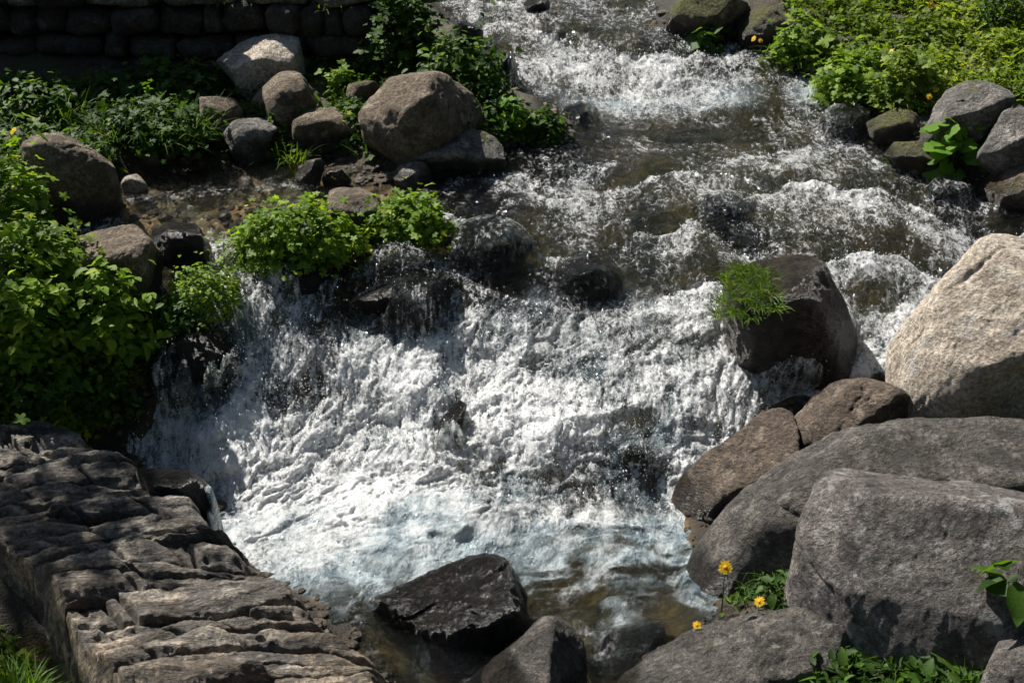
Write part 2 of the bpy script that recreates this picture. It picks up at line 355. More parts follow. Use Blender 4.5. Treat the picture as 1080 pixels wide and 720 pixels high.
BL = [
 # label, outline in the photograph, material, options
 ('brown boulder with a squared top beside the left edge of the shallow side pool', [(18,133),(25,126),(67,125),(80,136),(92,151),(117,159),(128,189),(138,210),(133,220),(110,226),(63,232),(45,224),(36,200),(31,183),(20,163)], M_BROWN, dict(facets=[((-.2,.1,1),.7),((.3,-1,.25),.7),((.9,-.4,0),.8)], seed=1, group=LB, moss=.0, sub=6)),
 ('small tan pebble at the foot of the squared brown boulder', [(127,190),(135,183),(146,184),(153,193),(157,199),(148,204),(130,203)], M_TAN, dict(seed=2, sub=4, cat='rock', name='rock')),
 ('angular tan rock lying highest on the left bank under the stone wall', [(228,65),(240,59),(263,37),(290,37),(312,42),(317,63),(328,68),(322,88),(273,99),(247,94),(233,80)], M_TAN, dict(facets=[((-.3,-.2,1),.6),((.2,-1,0),.75)], seed=3, group=LB, sub=6)),
 ('rounded brown rock leaning below the angular tan rock', [(266,107),(277,87),(293,77),(310,76),(330,87),(347,100),(345,118),(300,128),(275,124)], M_BROWN, dict(facets=[((-.6,-.3,.8),.7),((.7,-.7,.1),.7)], seed=4, group=LB)),
 ('long low brown rock joined to the left side of the domed boulder', [(302,130),(308,107),(340,110),(383,111),(392,133),(380,152),(345,158),(312,150)], M_BROWN, dict(facets=[((0,0,1),.65),((.1,-1,-.1),.7)], seed=5, group=LB)),
 ('large domed grey brown boulder with a dark right flank on the left bank', [(376,135),(385,113),(403,93),(417,77),(437,72),(457,77),(480,91),(507,112),(518,133),(524,150),(510,162),(450,170),(400,164),(378,150)], M_BROWN, dict(facets=[((-.45,-.4,.8),.72),((.85,-.5,.25),.62),((-.1,.2,1),.8)], seed=6, group=LB, moss=.42, sub=6, mossdir=(.3,.2,1))),
 ('grey granite boulder with a yellow mossy right end at the stream edge', [(410,147),(423,137),(447,141),(473,133),(507,142),(527,152),(538,163),(541,178),(523,188),(487,188),(460,185),(427,182),(412,168)], M_GREY, dict(facets=[((-.2,-.2,1),.62),((.1,-1,-.05),.72)], seed=7, group=LB, moss=.62, mossdir=(.95,-.2,.35), sub=6)),
 ('small grey cobble resting against the mossy granite boulder', [(414,186),(418,175),(432,169),(447,171),(457,182),(459,196),(440,199),(420,197)], M_GREY, dict(seed=8, sub=4, cat='rock', name='rock')),
 ('little mossy stone showing behind the left shoulder of the domed boulder', [(363,110),(367,87),(397,84),(402,97),(390,114)], M_BROWN, dict(seed=9, sub=4, moss=.7, cat='rock', name='rock')),
 ('small pointed grey stone standing in the brown side pool', [(309,193),(320,170),(337,166),(343,178),(339,196)], M_GREY, dict(seed=10, sub=4, facets=[((-.6,-.4,.7),.6),((.7,-.6,.2),.6)], cat='rock', name='rock')),
 ('dark little stone touching the pointed grey stone in the side pool', [(338,195),(345,177),(362,178),(374,189),(362,198)], M_BROWN, dict(seed=12, sub=4, cat='rock', name='rock')),
 ('brown wet rock between the two bright green clumps of leaves', [(343,204),(360,198),(380,199),(400,209),(404,228),(387,244),(360,244),(340,228)], M_BROWN, dict(seed=13, moss=.3, group=LB)),
 ('dim brown rock half hidden by grass under the stone wall', [(212,103),(230,101),(247,105),(257,120),(249,136),(230,139),(212,128)], M_BROWN, dict(seed=14, sub=4, cat='rock', name='rock', moss=.3)),
 ('pale crusted cobble beside the grass tuft at the pool rim', [(231,135),(253,127),(277,125),(299,133),(295,152),(262,172),(238,155)], M_GREY, dict(seed=15, cat='rock', name='rock')),
 ('broken reddish brown stone lying at the back of the side pool', [(142,158),(152,155),(167,159),(183,180),(166,186),(148,178)], M_RED, dict(seed=16, sub=4, facets=[((-.3,-.3,1),.6)], cat='rock', name='rock')),
 ('pitted brown boulder with a black undercut front above the left cascade', [(65,260),(77,249),(100,241),(133,237),(147,242),(160,259),(174,270),(171,296),(147,316),(110,316),(80,303),(68,279)], M_BROWN, dict(facets=[((-.1,-.05,1),.55),((.15,-1,-.25),.66),((.95,-.3,-.1),.78)], seed=17, group=LB, sub=6, rough=1.2)),
 ('wet black rock at the lip of the side pool', [(155,246),(183,233),(213,239),(223,257),(218,273),(193,280),(172,272)], M_WET, dict(seed=18, group=LB, wl=1, facets=[((.1,-1,-.1),.7)])),
 ('dark rounded boulder in midstream with grass growing on its left side', [(766,290),(793,270),(830,261),(853,266),(870,280),(883,303),(900,323),(924,343),(930,375),(907,392),(877,392),(847,380),(813,372),(785,366),(764,335)], M_RED, dict(facets=[((-.35,.05,1),.72),((.1,-1,-.05),.7),((.8,-.3,.45),.66)], seed=19, group=IS, sub=6, rough=.9, wl=1, nf=6, pw=11)),
 ('low wet ledge rock washed over below the grassy midstream boulder', [(790,372),(815,355),(850,358),(880,372),(875,390),(830,396),(800,390)], M_WET, dict(seed=20, wash=0.8, wl=1, group=IS, depth=.7)),
 ('huge pale tan boulder at the right edge of the picture', [(937,377),(940,363),(960,337),(987,303),(1013,277),(1030,258),(1047,247),(1090,246),(1140,265),(1180,330),(1170,430),(1080,462),(1010,464),(965,450),(945,412)], M_TAN, dict(facets=[((-.45,-.62,.72),.74),((.35,.1,1),.80),((.15,-1,-.45),.66),((-.8,-.2,.25),.88),((.6,-1,.1),.8)], nf=7, seed=21, group=FG_, sub=7, rough=.62, depth=.95)),
 ('humped reddish brown rock in front of the pale tan boulder', [(818,436),(840,417),(863,407),(907,403),(947,412),(967,429),(974,445),(953,462),(907,472),(877,482),(850,470)], M_RED, dict(facets=[((-.2,-.5,.9),.7),((.5,-1,.0),.75)], seed=22, group=FG_, sub=6)),
 ('dark sloping rock running down to the water left of the reddish hump', [(700,548),(720,505),(760,465),(795,437),(822,432),(852,452),(868,480),(835,510),(780,545),(745,565),(712,566)], M_RED, dict(facets=[((-.35,-.3,.9),.5),((-.7,-.6,.2),.8)], Y=3.06, seed=23, group=FG_, sub=6)),
 ('long grey slab leaning behind the largest foreground boulder', [(733,592),(742,560),(790,520),(850,485),(900,466),(960,454),(1030,447),(1100,446),(1140,500),(1060,560),(900,600),(845,610),(790,618),(743,612)], M_SLAB, dict(facets=[((-.1,-.1,1),.85)], nf=1, seed=24, group=FG_, sub=6, depth=.42, q=2.9, Y=2.76)),
 ('largest foreground boulder with a sunlit top rim and shaded coarse face', [(833,642),(843,592),(850,560),(866,517),(890,492),(920,488),(960,491),(1020,503),(1080,520),(1140,545),(1160,650),(1090,672),(1020,700),(950,718),(900,696),(858,658)], M_FRONT, dict(facets=[((-.2,-.72,.66),.62),((.08,.35,1),.80),((.55,-.8,.2),.85),((-.7,-.7,-.1),.84)], nf=5, seed=25, group=FG_, sub=7, rough=.42, q=2.8, Y=2.53)),
 ('black and grey craggy rock at the bottom edge beside the yellow flowers', [(655,725),(690,692),(720,667),(760,656),(840,656),(880,675),(920,718),(905,780),(750,800),(655,780)], M_SLAB, dict(facets=[((-.1,-.3,1),.7),((.1,-1,.2),.7)], seed=26, group=FG_, sub=6, rough=1.5, front=740, Y=2.40, dz=.018)),
 ('grey boulder cut off by the bottom right corner', [(1012,724),(1040,690),(1080,656),(1140,635),(1180,740),(1080,790),(1010,780)], M_FRONT, dict(seed=27, group=FG_, Y=2.24)),
 ('pointed grey rock with a ridged peak at the bottom edge', [(480,724),(530,690),(573,653),(589,650),(605,670),(634,720),(650,780),(470,790)], M_SLAB, dict(facets=[((-.55,-.35,.75),.62),((.8,-.35,.5),.62)], seed=28, group=FG_, sub=6, Y=2.36, rough=.9)),
 ('black wet boulder sitting in the calm pool with water round it', [(386,648),(397,630),(443,610),(473,598),(507,590),(530,592),(547,612),(559,630),(559,655),(533,692),(500,698),(455,692),(425,682),(394,657)], M_WET, dict(facets=[((-.1,-.5,.85),.5),((.1,-1,.2),.75)], seed=29, group=IS, sub=6, wl=1, rough=1.35, front=688, dy=.07, nf=6, pw=10)),
 ('wet rock washed by clear water right of the pointed grey rock', [(612,690),(640,668),(690,658),(730,664),(720,690),(690,715),(640,740),(612,720)], M_WET, dict(seed=30, wash=0.85, group=IS, wl=1, depth=.7, Y=2.5)),
 ('black wet rock with water pouring over it beside the stone weir', [(115,488),(140,484),(170,489),(202,499),(222,516),(224,545),(205,558),(170,535),(130,508)], M_WET, dict(seed=31, wash=0.6, group=IS, wl=1, facets=[((0,0,1),.7)], Y=2.93)),
 ('yellow mossed boulder at the top of the stream', [(692,32),(697,12),(712,0),(760,-10),(787,5),(782,36),(755,43),(715,43)], M_BROWN, dict(seed=32, group=RB, moss=1.2, mossdir=(-.3,-.1,1), facets=[((0,-1,-.3),.75)])),
 ('dark brown rock right of the mossed boulder at the top of the stream', [(773,43),(778,18),(800,9),(828,11),(836,36),(820,50),(790,50)], M_RED, dict(seed=33, group=RB, moss=.6)),
 ('grey rounded rock with brown stains above the right shore', [(974,141),(987,116),(1000,97),(1020,89),(1053,90),(1069,100),(1060,120),(1040,142),(1020,150),(993,157)], M_GREY, dict(seed=34, group=RB, facets=[((-.4,-.4,.8),.7)], sub=6, moss=.42)),
 ('long flat grey rock lying along the meadow edge at the right', [(988,95),(1003,77),(1017,71),(1040,76),(1090,79),(1120,95),(1075,106),(1020,96)], M_GREY, dict(seed=35, group=RB, facets=[((0,-.1,1),.6)], Y=4.86)),
 ('cracked grey rock with a small green plant on top at the right edge', [(1018,164),(1040,133),(1057,119),(1080,112),(1130,115),(1140,168),(1080,178),(1050,190),(1026,186)], M_GREY, dict(seed=36, group=RB, facets=[((-.45,-.55,.7),.7),((.1,-1,-.3),.7)], sub=6)),
 ('brown mossy rock at the waterline under the cracked grey rock', [(1028,212),(1040,190),(1057,176),(1080,169),(1130,170),(1140,218),(1080,222),(1043,221)], M_BROWN, dict(seed=37, group=RB, moss=.5, mossdir=(-.3,-.7,.3))),
 ('low green mossed stone at the foot of the right bank plants', [(915,128),(930,116),(958,116),(982,126),(980,150),(945,154),(920,146)], M_BROWN, dict(seed=38, group=RB, moss=1.1, facets=[((0,-1,-.2),.75)])),
 ('flat moss covered stone at the water below the grey rounded rock', [(935,163),(945,151),(970,150),(990,158),(1005,176),(985,186),(950,178)], M_BROWN, dict(seed=39, group=RB, moss=1.1)),
 ('shallow wet stone breaking the water near the right shore', [(975,190),(1000,183),(1024,190),(1030,206),(1005,213),(980,207)], M_WET, dict(seed=40, dz=-0.015, wash=0.7, group=IS, wl=1, sub=4)),
 ('black stone at the top left of the stream under the bushes', [(474,40),(480,26),(497,22),(513,30),(510,46),(490,48)], M_WET, dict(seed=41, group=IS, wl=1, sub=4)),
 ('dark mossy ledge stone below the bushes at the left of the upper fall', [(490,72),(505,54),(530,54),(546,66),(545,82),(520,86),(498,84)], M_WET, dict(seed=42, wash=0.4, group=IS, wl=1, moss=.4)),
 ('small dark stone poking out at the very top of the stream', [(548,12),(556,0),(574,-3),(584,6),(578,16),(560,17)], M_WET, dict(seed=43, group=IS, wl=1, sub=4)),
 ('wet brown stone behind a thin curtain of water in midstream', [(472,246),(490,226),(522,218),(556,226),(572,248),(556,272),(510,278),(480,266)], M_WET, dict(seed=44, dz=-0.035, wash=0.75, group=IS, wl=1)),
 ('dark submerged stone right of the water curtain', [(575,270),(600,252),(640,250),(665,268),(650,292),(610,296),(582,288)], M_WET, dict(seed=45, dz=-0.05, wash=0.85, group=IS, wl=1)),
 ('brown stone just under the riffle left of the right shore', [(728,207),(745,192),(780,188),(806,200),(800,216),(765,222),(738,218)], M_WET, dict(seed=46, dz=-0.04, wash=0.85, group=IS, wl=1, moss=.4)),
 ('black rock edge breaking through the white cascade', [(455,465),(464,445),(480,424),(494,418),(496,432),(484,452),(470,470)], M_WET, dict(seed=47, wash=0.35, group=IS, wl=1, sub=4, depth=.7)),
 ('long wet ledge at the brink of the left cascade with a yellow moss patch', [(330,318),(360,300),(420,296),(470,291),(505,296),(515,308),(480,330),(420,345),(360,342)], M_WET, dict(seed=48, wash=0.75, group=IS, wl=1, moss=.45, sub=6, mossdir=(.6,-.1,.8))),
 ('olive stone under the water right of the whitest foam', [(642,462),(655,447),(678,446),(694,458),(690,474),(665,480),(648,475)], M_RED, dict(seed=49, dz=-0.05, wash=0.9, group=IS, wl=1, sub=4)),
 ('wet dark rock under the two small leafy cushions in the left cascade', [(160,385),(175,362),(205,352),(245,352),(258,362),(240,385),(205,400),(175,402)], M_WET, dict(seed=50, wash=0.45, group=IS, wl=1, depth=.6, moss=.4)),
 ('dark wet stone carrying the larger bright leaf clump', [(250,294),(256,278),(300,270),(365,272),(382,284),(365,302),(300,308)], M_WET, dict(seed=51, wash=0.35, group=IS, wl=1)),
 ('dark wet stone carrying the smaller bright leaf clump', [(382,277),(392,262),(430,256),(470,260),(474,272),(440,289),(400,292)], M_WET, dict(seed=52, wash=0.35, group=IS, wl=1)),
 ('black stone in the calm pool below the upper fall', [(592,115),(602,104),(618,102),(630,112),(624,124),(604,126)], M_WET, dict(seed=53, dz=-0.02, wash=0.6, group=IS, wl=1, sub=4)),
 ('dark stone at the right edge of the upper pool under a veil of water', [(868,128),(880,108),(900,104),(918,118),(915,138),(890,142)], M_WET, dict(seed=54, dz=-0.02, wash=0.8, group=IS, wl=1, sub=4)),
]
for lb, poly, m, k in BL: boulder(lb, poly, m, **k)
# ------------------------------------------------------------------ stone weir at the lower left: upright slabs side by side, strata running along each
def weir():
    t = NT('schist_slab'); uv = t.n('ShaderNodeUVMap').outputs[0]
    mp = t.n('ShaderNodeMapping'); t.put(mp.inputs[0], uv); mp.inputs['Scale'].default_value = (7, 24, 1)
    s1 = t.noise(mp.outputs[0], 1, 7, .7, .8); p = t.pos(); n1 = t.noise(p, 12, 5, .65); n2 = t.noise(p, 110, 5, .7); n3 = t.noise(p, 400, 3, .7)
    c = t.ramp(s1, [(.34, (.024, .021, .018)), (.46, (.08, .07, .06)), (.55, (.15, .132, .114)), (.64, (.36, .325, .28))])
    c = t.mix(t.remap(n1, .44, .6, 0, .6), c, (.042, .037, .032))
    c = t.mix(t.remap(t.noise(p, 9, 7, .75), .52, .62, 0, .7), c, (.37, .32, .255))
    c = t.mix(.8, c, t.ramp(n2, [(.37, (.38, .38, .38)), (.5, (.95, .95, .95)), (.63, (1.6, 1.54, 1.47))]), 'MULTIPLY')
    c = t.mix(.4, c, t.ramp(n3, [(.3, (.4, .4, .4)), (.7, (1.6, 1.6, 1.5))]), 'MULTIPLY')
    c = t.mix(t.remap(t.noise(p, 3, 4, .6), .46, .6, 0, .45), c, t.mix(1., c, (1.5, 1.22, .88), 'MULTIPLY'))
    h = t.math('ADD', s1, t.math('ADD', t.math('MULTIPLY', n2, .35), t.math('MULTIPLY', n3, .12)))
    M = t.done(t.pbsdf(c, t.remap(n1, .3, .7, .55, .8), t.bump(h, 1., .02)))
    Lp = [(-90,440),(-80,462),(-75,490),(-60,518),(-40,545),(-12,563),(14,577),(36,592),(52,614),(68,640),(84,667),(104,694),(128,722),(156,760),(190,805)]
    Rp = [(40,420),(78,444),(112,470),(150,492),(196,512),(222,537),(240,558),(256,585),(285,604),(318,622),(344,648),(372,676),(402,696),(416,722),(432,780)]
    root = empty('stone_weir', (-.75, 2.7, 0), 'curving weir of upright grey schist slabs at the lower left of the stream', 'weir')
    g = np.random.default_rng(5)
    zt = .125
    def plane(px, py, z): d = ray(px, py); return CAM+d*((z-2)/d[2])
    Ls = np.array([plane(*q, zt) for q in Lp]); Rs = np.array([plane(*q, zt) for q in Rp])
    k0 = np.cumsum(np.r_[0, g.uniform(.38, .8, 80)]); k0 = k0[k0 < len(Ls)-1]; k0 = np.r_[k0, len(Ls)-1.]
    ip = lambda A: np.stack([np.interp(k0, np.arange(len(A)), A[:, j]) for j in range(3)], 1)
    Ls, Rs = ip(Ls), ip(Rs); Rs[:, :2] += g.normal(0, .018, (len(Rs), 2))
    nu, nv = 260, 36
    for i in range(len(Ls)-1):
        dzl = g.uniform(-.012, .012); wk = g.uniform(.92, 1.05); tl_ = g.uniform(-.012, .006)
        u = np.linspace(-.03, 1.0, nu); s = np.linspace(-1, 1, nv)
        # cross profile: down the back, over a rounded top, down the front
        a = s*1.25; prof_x = np.sign(s)*np.abs(np.sin(np.clip(a, -1.57, 1.57)))**.8; prof_z = 0
        top = np.clip(np.abs(s)-.62, 0, None)/.38
        prof_x = np.sign(s)*np.abs(np.sin(np.clip(s/.62, -1, 1)*math.pi/2)); prof_z = -.026*np.clip(np.abs(s)/.62, 0, 1)**2.2-.18*top**1.15
        V = []
        for j, uu_ in enumerate(u):
            A = Ls[i]*(1-uu_)+Rs[i]*uu_; B = Ls[i+1]*(1-uu_)+Rs[i+1]*uu_
            bow = .028*math.sin(math.pi*np.clip(uu_, 0, 1))
            mid = (A+B)/2+np.array([-.3*bow, bow, 0]); hw = (B-A)/2
            er = 1-.35*np.clip((uu_-.93)/.07, 0, 1)**2           # rounded outer end
            zz = zt+dzl+.012*np.sin(uu_*5+i)-.05*np.clip((uu_-.9)/.1, 0, 1)**2.5-.25*np.clip((.015-uu_)/.045, 0, 1)**1.5
            V.append(mid[None]+hw[None]*(prof_x*wk*er)[:, None]+np.array([0, 0, 1.])[None]*(zz+prof_z*1.0+tl_*prof_x)[:, None]-np.array([0, 0, zt]))
        V = np.array(V)
        for uj in g.uniform(.12, .9, g.integers(1, 4)):
            sl = .03*np.sin(s*3)+g.normal()*.02*s; V[..., 2] += (-.03*np.exp(-((u[:, None]-uj-sl[None])/.010)**2)+g.normal()*.007*np.tanh((u[:, None]-uj-sl[None])*90))*(np.abs(s) < .75)[None]
        V = V.reshape(-1, 3)
        e = (Rs[i]-Ls[i]); Ln = np.linalg.norm(e[:2]); e = e/np.linalg.norm(e); fv = np.array([-e[1], e[0], 0])
        al = V@e; ac = V@fv
        Nz = .008*fbm(np.c_[al*3, ac*30, V[:, 2]*14+i*3], 4, .55, ridged=True)+.022*fbm(np.c_[al*6, ac*14, V[:, 2]*14+i*3], 4)+.010*fbm(np.c_[al*24, ac*30, V[:, 2]*30], 4, .65)-.012*np.clip(fbm(np.c_[al*16, ac*22, V[:, 2]*20+i], 3)-.18, 0, 1)*3
        V[:, 2] += Nz; V[:, :2] += fv[None, :2]*(.012*fbm(np.c_[al*5, ac*5, V[:, 2]*9+3*i], 3))[:, None]+e[None, :2]*(.012*fbm(np.c_[V*8], 3))[:, None]
        F = gridfaces(nu, nv)
        uvc = np.c_[al, ac*1.0+V[:, 2]*.6]
        # closing caps at both ends
        F2 = [F]
        cap = [np.arange(nv), (nu-1)*nv+np.arange(nv)]
        cen = np.array([V[cap[0]].mean(0)*[1, 1, 0]+[0, 0, -.12], V[cap[1]].mean(0)*[1, 1, 0]+[0, 0, -.12]]); nb = len(V)
        V = np.vstack([V, cen]); uvc = np.vstack([uvc, uvc[[0, -1]]])
        c0 = np.c_[cap[0][1:], cap[0][:-1], np.full(nv-1, nb)]; c1 = np.c_[cap[1][:-1], cap[1][1:], np.full(nv-1, nb+1)]
        o = link('slab', mesh('slab', V-np.array([-.75, 2.7, 0]), [F, np.vstack([c0, c1])], True, None, uvc), M, root)
weir()
# ------------------------------------------------------------------ dry stone wall at the back left
def backwall():
    g = np.random.default_rng(9); v0, f0 = ICO[4]; VV = []; FF = []; nb = 0
    Yw = 4.98; zb = .42; ztop = zrow(0, 4.80); row = zb; x_end = (412-540)/FPX*5.05
    def stone(cx, cy, cz, hx, hy, hz, sd_):
        nonlocal nb
        q = 3.6; E = ((np.abs(v0[:, 0])/hx)**q+(np.abs(v0[:, 1])/hy)**q+(np.abs(v0[:, 2])/hz)**q)**(-1/q)
        p = v0*E[:, None]; p = p+v0*(.030*fbm(p*13+sd_*7.1, 3))[:, None]+v0*(.006*fbm(p*50+sd_, 2))[:, None]
        a = g.normal()*.06; p = np.c_[p[:, 0]*math.cos(a)-p[:, 2]*math.sin(a), p[:, 1], p[:, 0]*math.sin(a)+p[:, 2]*math.cos(a)]
        VV.append(p+[cx, cy, cz]); FF.append(f0+nb); nb += len(v0)
    k = 0
    while row < ztop-.07:
        hgt = g.uniform(.05, .13); x = -2.7
        while x < x_end:
            wd = g.uniform(.05, .24); k += 1
            stone(x+wd/2, Yw+g.uniform(-.03, .02), row+g.uniform(-.012, .012)+hgt/2, wd/2+.002, .10, hgt/2*g.uniform(.78, 1.12), k); x += wd
        row += hgt
    row = ztop-.045                       # further left the wall rises out of view, raised to lengthen its shadow
    while row < ztop+.34:
        hgt = g.uniform(.06, .13); x = -2.7; xe = at(165, 0, Yw)[0]-.02*((row-ztop)//.08)
        while x < xe:
            wd = g.uniform(.06, .24); k += 1
            stone(x+wd/2, Yw+g.uniform(-.02, .03), row+hgt/2, wd/2+.002, .11, hgt/2*g.uniform(.85, 1.1), k); x += wd
        row += hgt
    root = empty('stone_wall', (-1.6, Yw, zb), 'dark dry stone retaining wall in shadow at the upper left', 'wall')
    off = np.array([-1.6, Yw, zb])
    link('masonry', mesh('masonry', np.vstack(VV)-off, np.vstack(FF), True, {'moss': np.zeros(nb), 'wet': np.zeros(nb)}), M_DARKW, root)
    bx = lambda x0, x1, y0, y1, z0, z1: (np.array([[x, y, z] for z in (z0, z1) for y in (y0, y1) for x in (x0, x1)]), np.array([[0, 1, 3, 2], [4, 6, 7, 5], [0, 4, 5, 1], [2, 3, 7, 6], [0, 2, 6, 4], [1, 5, 7, 3]]))
    v1, f1 = bx(-2.72, x_end-.03, Yw+.03, Yw+.32, zb-.2, ztop-.03); v2, f2 = bx(-2.73, at(165, 0, Yw)[0]-.12, Yw+.031, Yw+.33, ztop-.05, ztop+.3)
    link('light_block_backing', mesh('light_block_backing', np.vstack([v1, v2])-off, np.vstack([f1, f2+8]), False), GMAT, root)  # box added behind the stones to stop light coming through the gaps
    VV.clear(); FF.clear(); nb = 0; x = -2.7
    while x < x_end:
        wd = g.uniform(.2, .4); k += 1; stone(x+wd/2, Yw+.03, ztop-.02, wd/2, .13, .028, k); x += wd
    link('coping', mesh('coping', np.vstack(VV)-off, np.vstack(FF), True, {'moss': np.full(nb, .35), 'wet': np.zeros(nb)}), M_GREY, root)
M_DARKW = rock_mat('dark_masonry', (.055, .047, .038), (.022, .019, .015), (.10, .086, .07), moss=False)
backwall()
# ------------------------------------------------------------------ foam: where the water is broken and white (measured on the photograph, laid out in the world)
FO = {20:{11:.3,12:.6,13:.6,14:.4,15:.45,16:.3,17:.35},60:{12:.3,13:.6,14:.8,15:.7,16:.72,17:.8,18:.5,19:.4,20:.3},
100:{13:.2,14:.3,15:.5,16:.6,17:.72,18:.75,19:.45,20:.3,21:.6,22:.5},140:{13:.1,14:.15,15:.18,16:.2,17:.15,18:.15,19:.2,20:.3,21:.4,22:.4},
180:{13:.35,14:.4,15:.45,16:.45,17:.35,18:.5,19:.55,20:.6,21:.6,22:.5,23:.35},220:{12:.45,13:.4,14:.45,15:.58,16:.45,17:.4,18:.45,19:.4,20:.5,21:.55,22:.62,23:.6,24:.45,25:.45},
260:{4:.5,5:.55,6:.6,7:.5,8:.5,9:.5,10:.6,11:.7,12:.3,13:.25,14:.35,15:.3,16:.35,17:.35,18:.5,19:.55,20:.55,21:.55,22:.62,23:.7,24:.7,25:.6},
300:{3:.5,4:.55,5:.6,6:.7,7:.5,8:.5,9:.45,10:.45,11:.45,12:.4,13:.48,14:.55,15:.4,16:.4,17:.55,18:.7,19:.7,20:.6,21:.6,22:.65,23:.7,24:.6},
340:{3:.5,4:.5,5:.52,6:.5,7:.6,8:.5,9:.4,10:.38,11:.4,12:.55,13:.7,14:.68,15:.62,16:.55,17:.58,18:.7,19:.6,20:.6,21:.6,22:.65,23:.7},
380:{3:.5,4:.7,5:.5,6:.7,7:.65,8:.75,9:.8,10:.82,11:.85,12:.9,13:.9,14:.82,15:.75,16:.7,17:.75,18:.8,19:.8,20:.65,21:.7,22:.8,23:.8},
420:{2:.5,3:.62,4:.72,5:.6,6:.8,7:.75,8:.85,9:.92,10:.9,11:.8,12:.92,13:.97,14:1,15:.95,16:.7,17:.65,18:.8,19:.8,20:.7,21:.7},
460:{2:.5,3:.65,4:.85,5:.9,6:.92,7:.85,8:.9,9:.92,10:.85,11:.75,12:.82,13:.92,14:.97,15:.9,16:.55,17:.55,18:.8,19:.75},
500:{3:.5,4:.55,5:.82,6:.9,7:.95,8:.95,9:.9,10:.82,11:.75,12:.7,13:.64,14:.62,15:.7,16:.7,17:.72,18:.65},
540:{5:.5,6:.68,7:.7,8:.8,9:.82,10:.75,11:.75,12:.72,13:.6,14:.58,15:.6,16:.62,17:.55,18:.5},580:{5:.4,6:.48,7:.52,8:.58,9:.58,10:.52,11:.48,12:.35,13:.3,14:.32,15:.38,16:.35,17:.35,18:.4},
620:{6:.35,7:.4,8:.44,9:.4,10:.3,13:.15,14:.2,15:.2,16:.15,17:.2,18:.35},660:{8:.2,9:.25,10:.2,14:.2,15:.3,16:.32,17:.25,18:.25},700:{9:.15,10:.15,11:.15,15:.25,16:.25,17:.2}}
FG = np.full((19, 27), np.nan)
for r, dct in FO.items():
    for c, v in dct.items(): FG[(r-20)//40, c] = v
for r in range(19):                      # spread known values sideways under the banks
    k = np.where(~np.isnan(FG[r]))[0]
    FG[r] = np.interp(np.arange(27), k, FG[r, k]) if len(k) else 0
FG[18] = FG[17]
def foam_at(V):
    d = V-CAM; dz = d@FWD; px = 540+FPX*(d@RGT)/dz; py = 360-FPX*(d@UPV)/dz
    c = np.clip((px-20)/40, 0, 25.99); r = np.clip((py-20)/40, 0, 17.99); i = r.astype(int); j = c.astype(int); a = r-i; b = c-j
    return FG[i, j]*(1-a)*(1-b)+FG[i+1, j]*a*(1-b)+FG[i, j+1]*(1-a)*b+FG[i+1, j+1]*a*b
# ------------------------------------------------------------------ the stream's surface
ny, nx = 980, 820
yy = 1.75*(6.7/1.75)**(np.arange(ny)/(ny-1)); uu = np.linspace(-.50, .47, nx)
WY = np.repeat(yy, nx); WX = (uu[None, :]*(yy[:, None]+.35)).ravel()
WL = level(WX, WY)
base = np.c_[WX, WY, WL]
foam = foam_at(base)
gyv = (level(WX, WY+.04)-WL)/.04; gxv = (level(WX+.04, WY)-WL)/.04
slope = np.hypot(gyv, gxv)
steep = sstep(.18, .6, slope)
calm = np.exp(-(((WX[:, None]-SIDEPOOL[None, :, 0])**2+(WY[:, None]-SIDEPOOL[None, :, 1])**2).min(1))/.02)
foam = foam*(1-calm)
# low rock ledges: the water runs flat, dips over a lip and breaks white at its foot
lg = fbm(np.c_[WX*2.2, WY*.9, 0*WX+80], 3); lg = lg+.28*fbm(np.c_[WX*5.5, WY*3, 0*WX+81], 3); ph = (-(WY+.34*lg+.10*WX))/.26; pf = ph-np.floor(ph); kled = np.floor(ph)
wled = sstep(3.5, 3.68, WY)*sstep(4.52, 4.40, WY)+.8*sstep(4.86, 4.95, WY)
wled = wled*(1-calm)*np.clip(.6+1.9*fbm(np.c_[WX*3.2, kled*3.7, 0*WX+85], 2), .0, 1.25)
LED = .030*(pf-sstep(.80, 1., pf))
foam = foam*(1-.30*np.clip(wled, 0, 1))+wled*(.34*np.exp(-pf*4.5)*(.6+.4*sstep(0, .02, pf))-.20*sstep(.35, .85, pf))
sd = np.full(len(WX), -1.); sd = sdist(WX, WY)
# flow-aligned coordinates: along the fall line, streaks follow the current
wob = fbm(np.c_[WX*1.6, WY*1.6, 0*WX+3], 2)
fx = WX+.10*wob+.22*np.sin(WY*.9); fy = WY+.1*wob
turb = sstep(.3, .85, foam)*(.22+.78*sstep(.05, .30, slope))
lo = np.clip(.75+.9*fbm(np.c_[fx*2.7, fy*2.2, 0*fx+50], 3), .15, 1.5)
wx_ = .09*fbm(np.c_[fx*6, fy*6, 0*fx+60], 3); fx = fx+wx_; fy = fy+.09*fbm(np.c_[fx*6, fy*6, 0*fx+70], 3)
h = 0.030*(.35+.9*turb)*fbm(np.c_[fx*5.5, fy*4.2, 0*fx], 3)
h += 0.015*lo*(.25+turb)*(1-calm)*fbm(np.c_[fx*12, fy*8.5, 0*fx+4], 4, .55)
h += 0.007*lo*turb*fbm(np.c_[fx*34, fy*24, 0*fx+8], 3, .65)
h += 0.0045*(.25+turb)*(1-calm)*fbm(np.c_[fx*85, fy*60, 0*fx+1], 2, .6, ridged=True)
h += steep*.011*fbm(np.c_[fx*26, fy*10, 0*fx+6], 4, .65)
h += (1-calm)*.004*fbm(np.c_[fx*24, fy*32, 0*fx+17], 3, .6)
h += .0016*fbm(np.c_[WX*30, WY*22, 0*fx+2], 2)
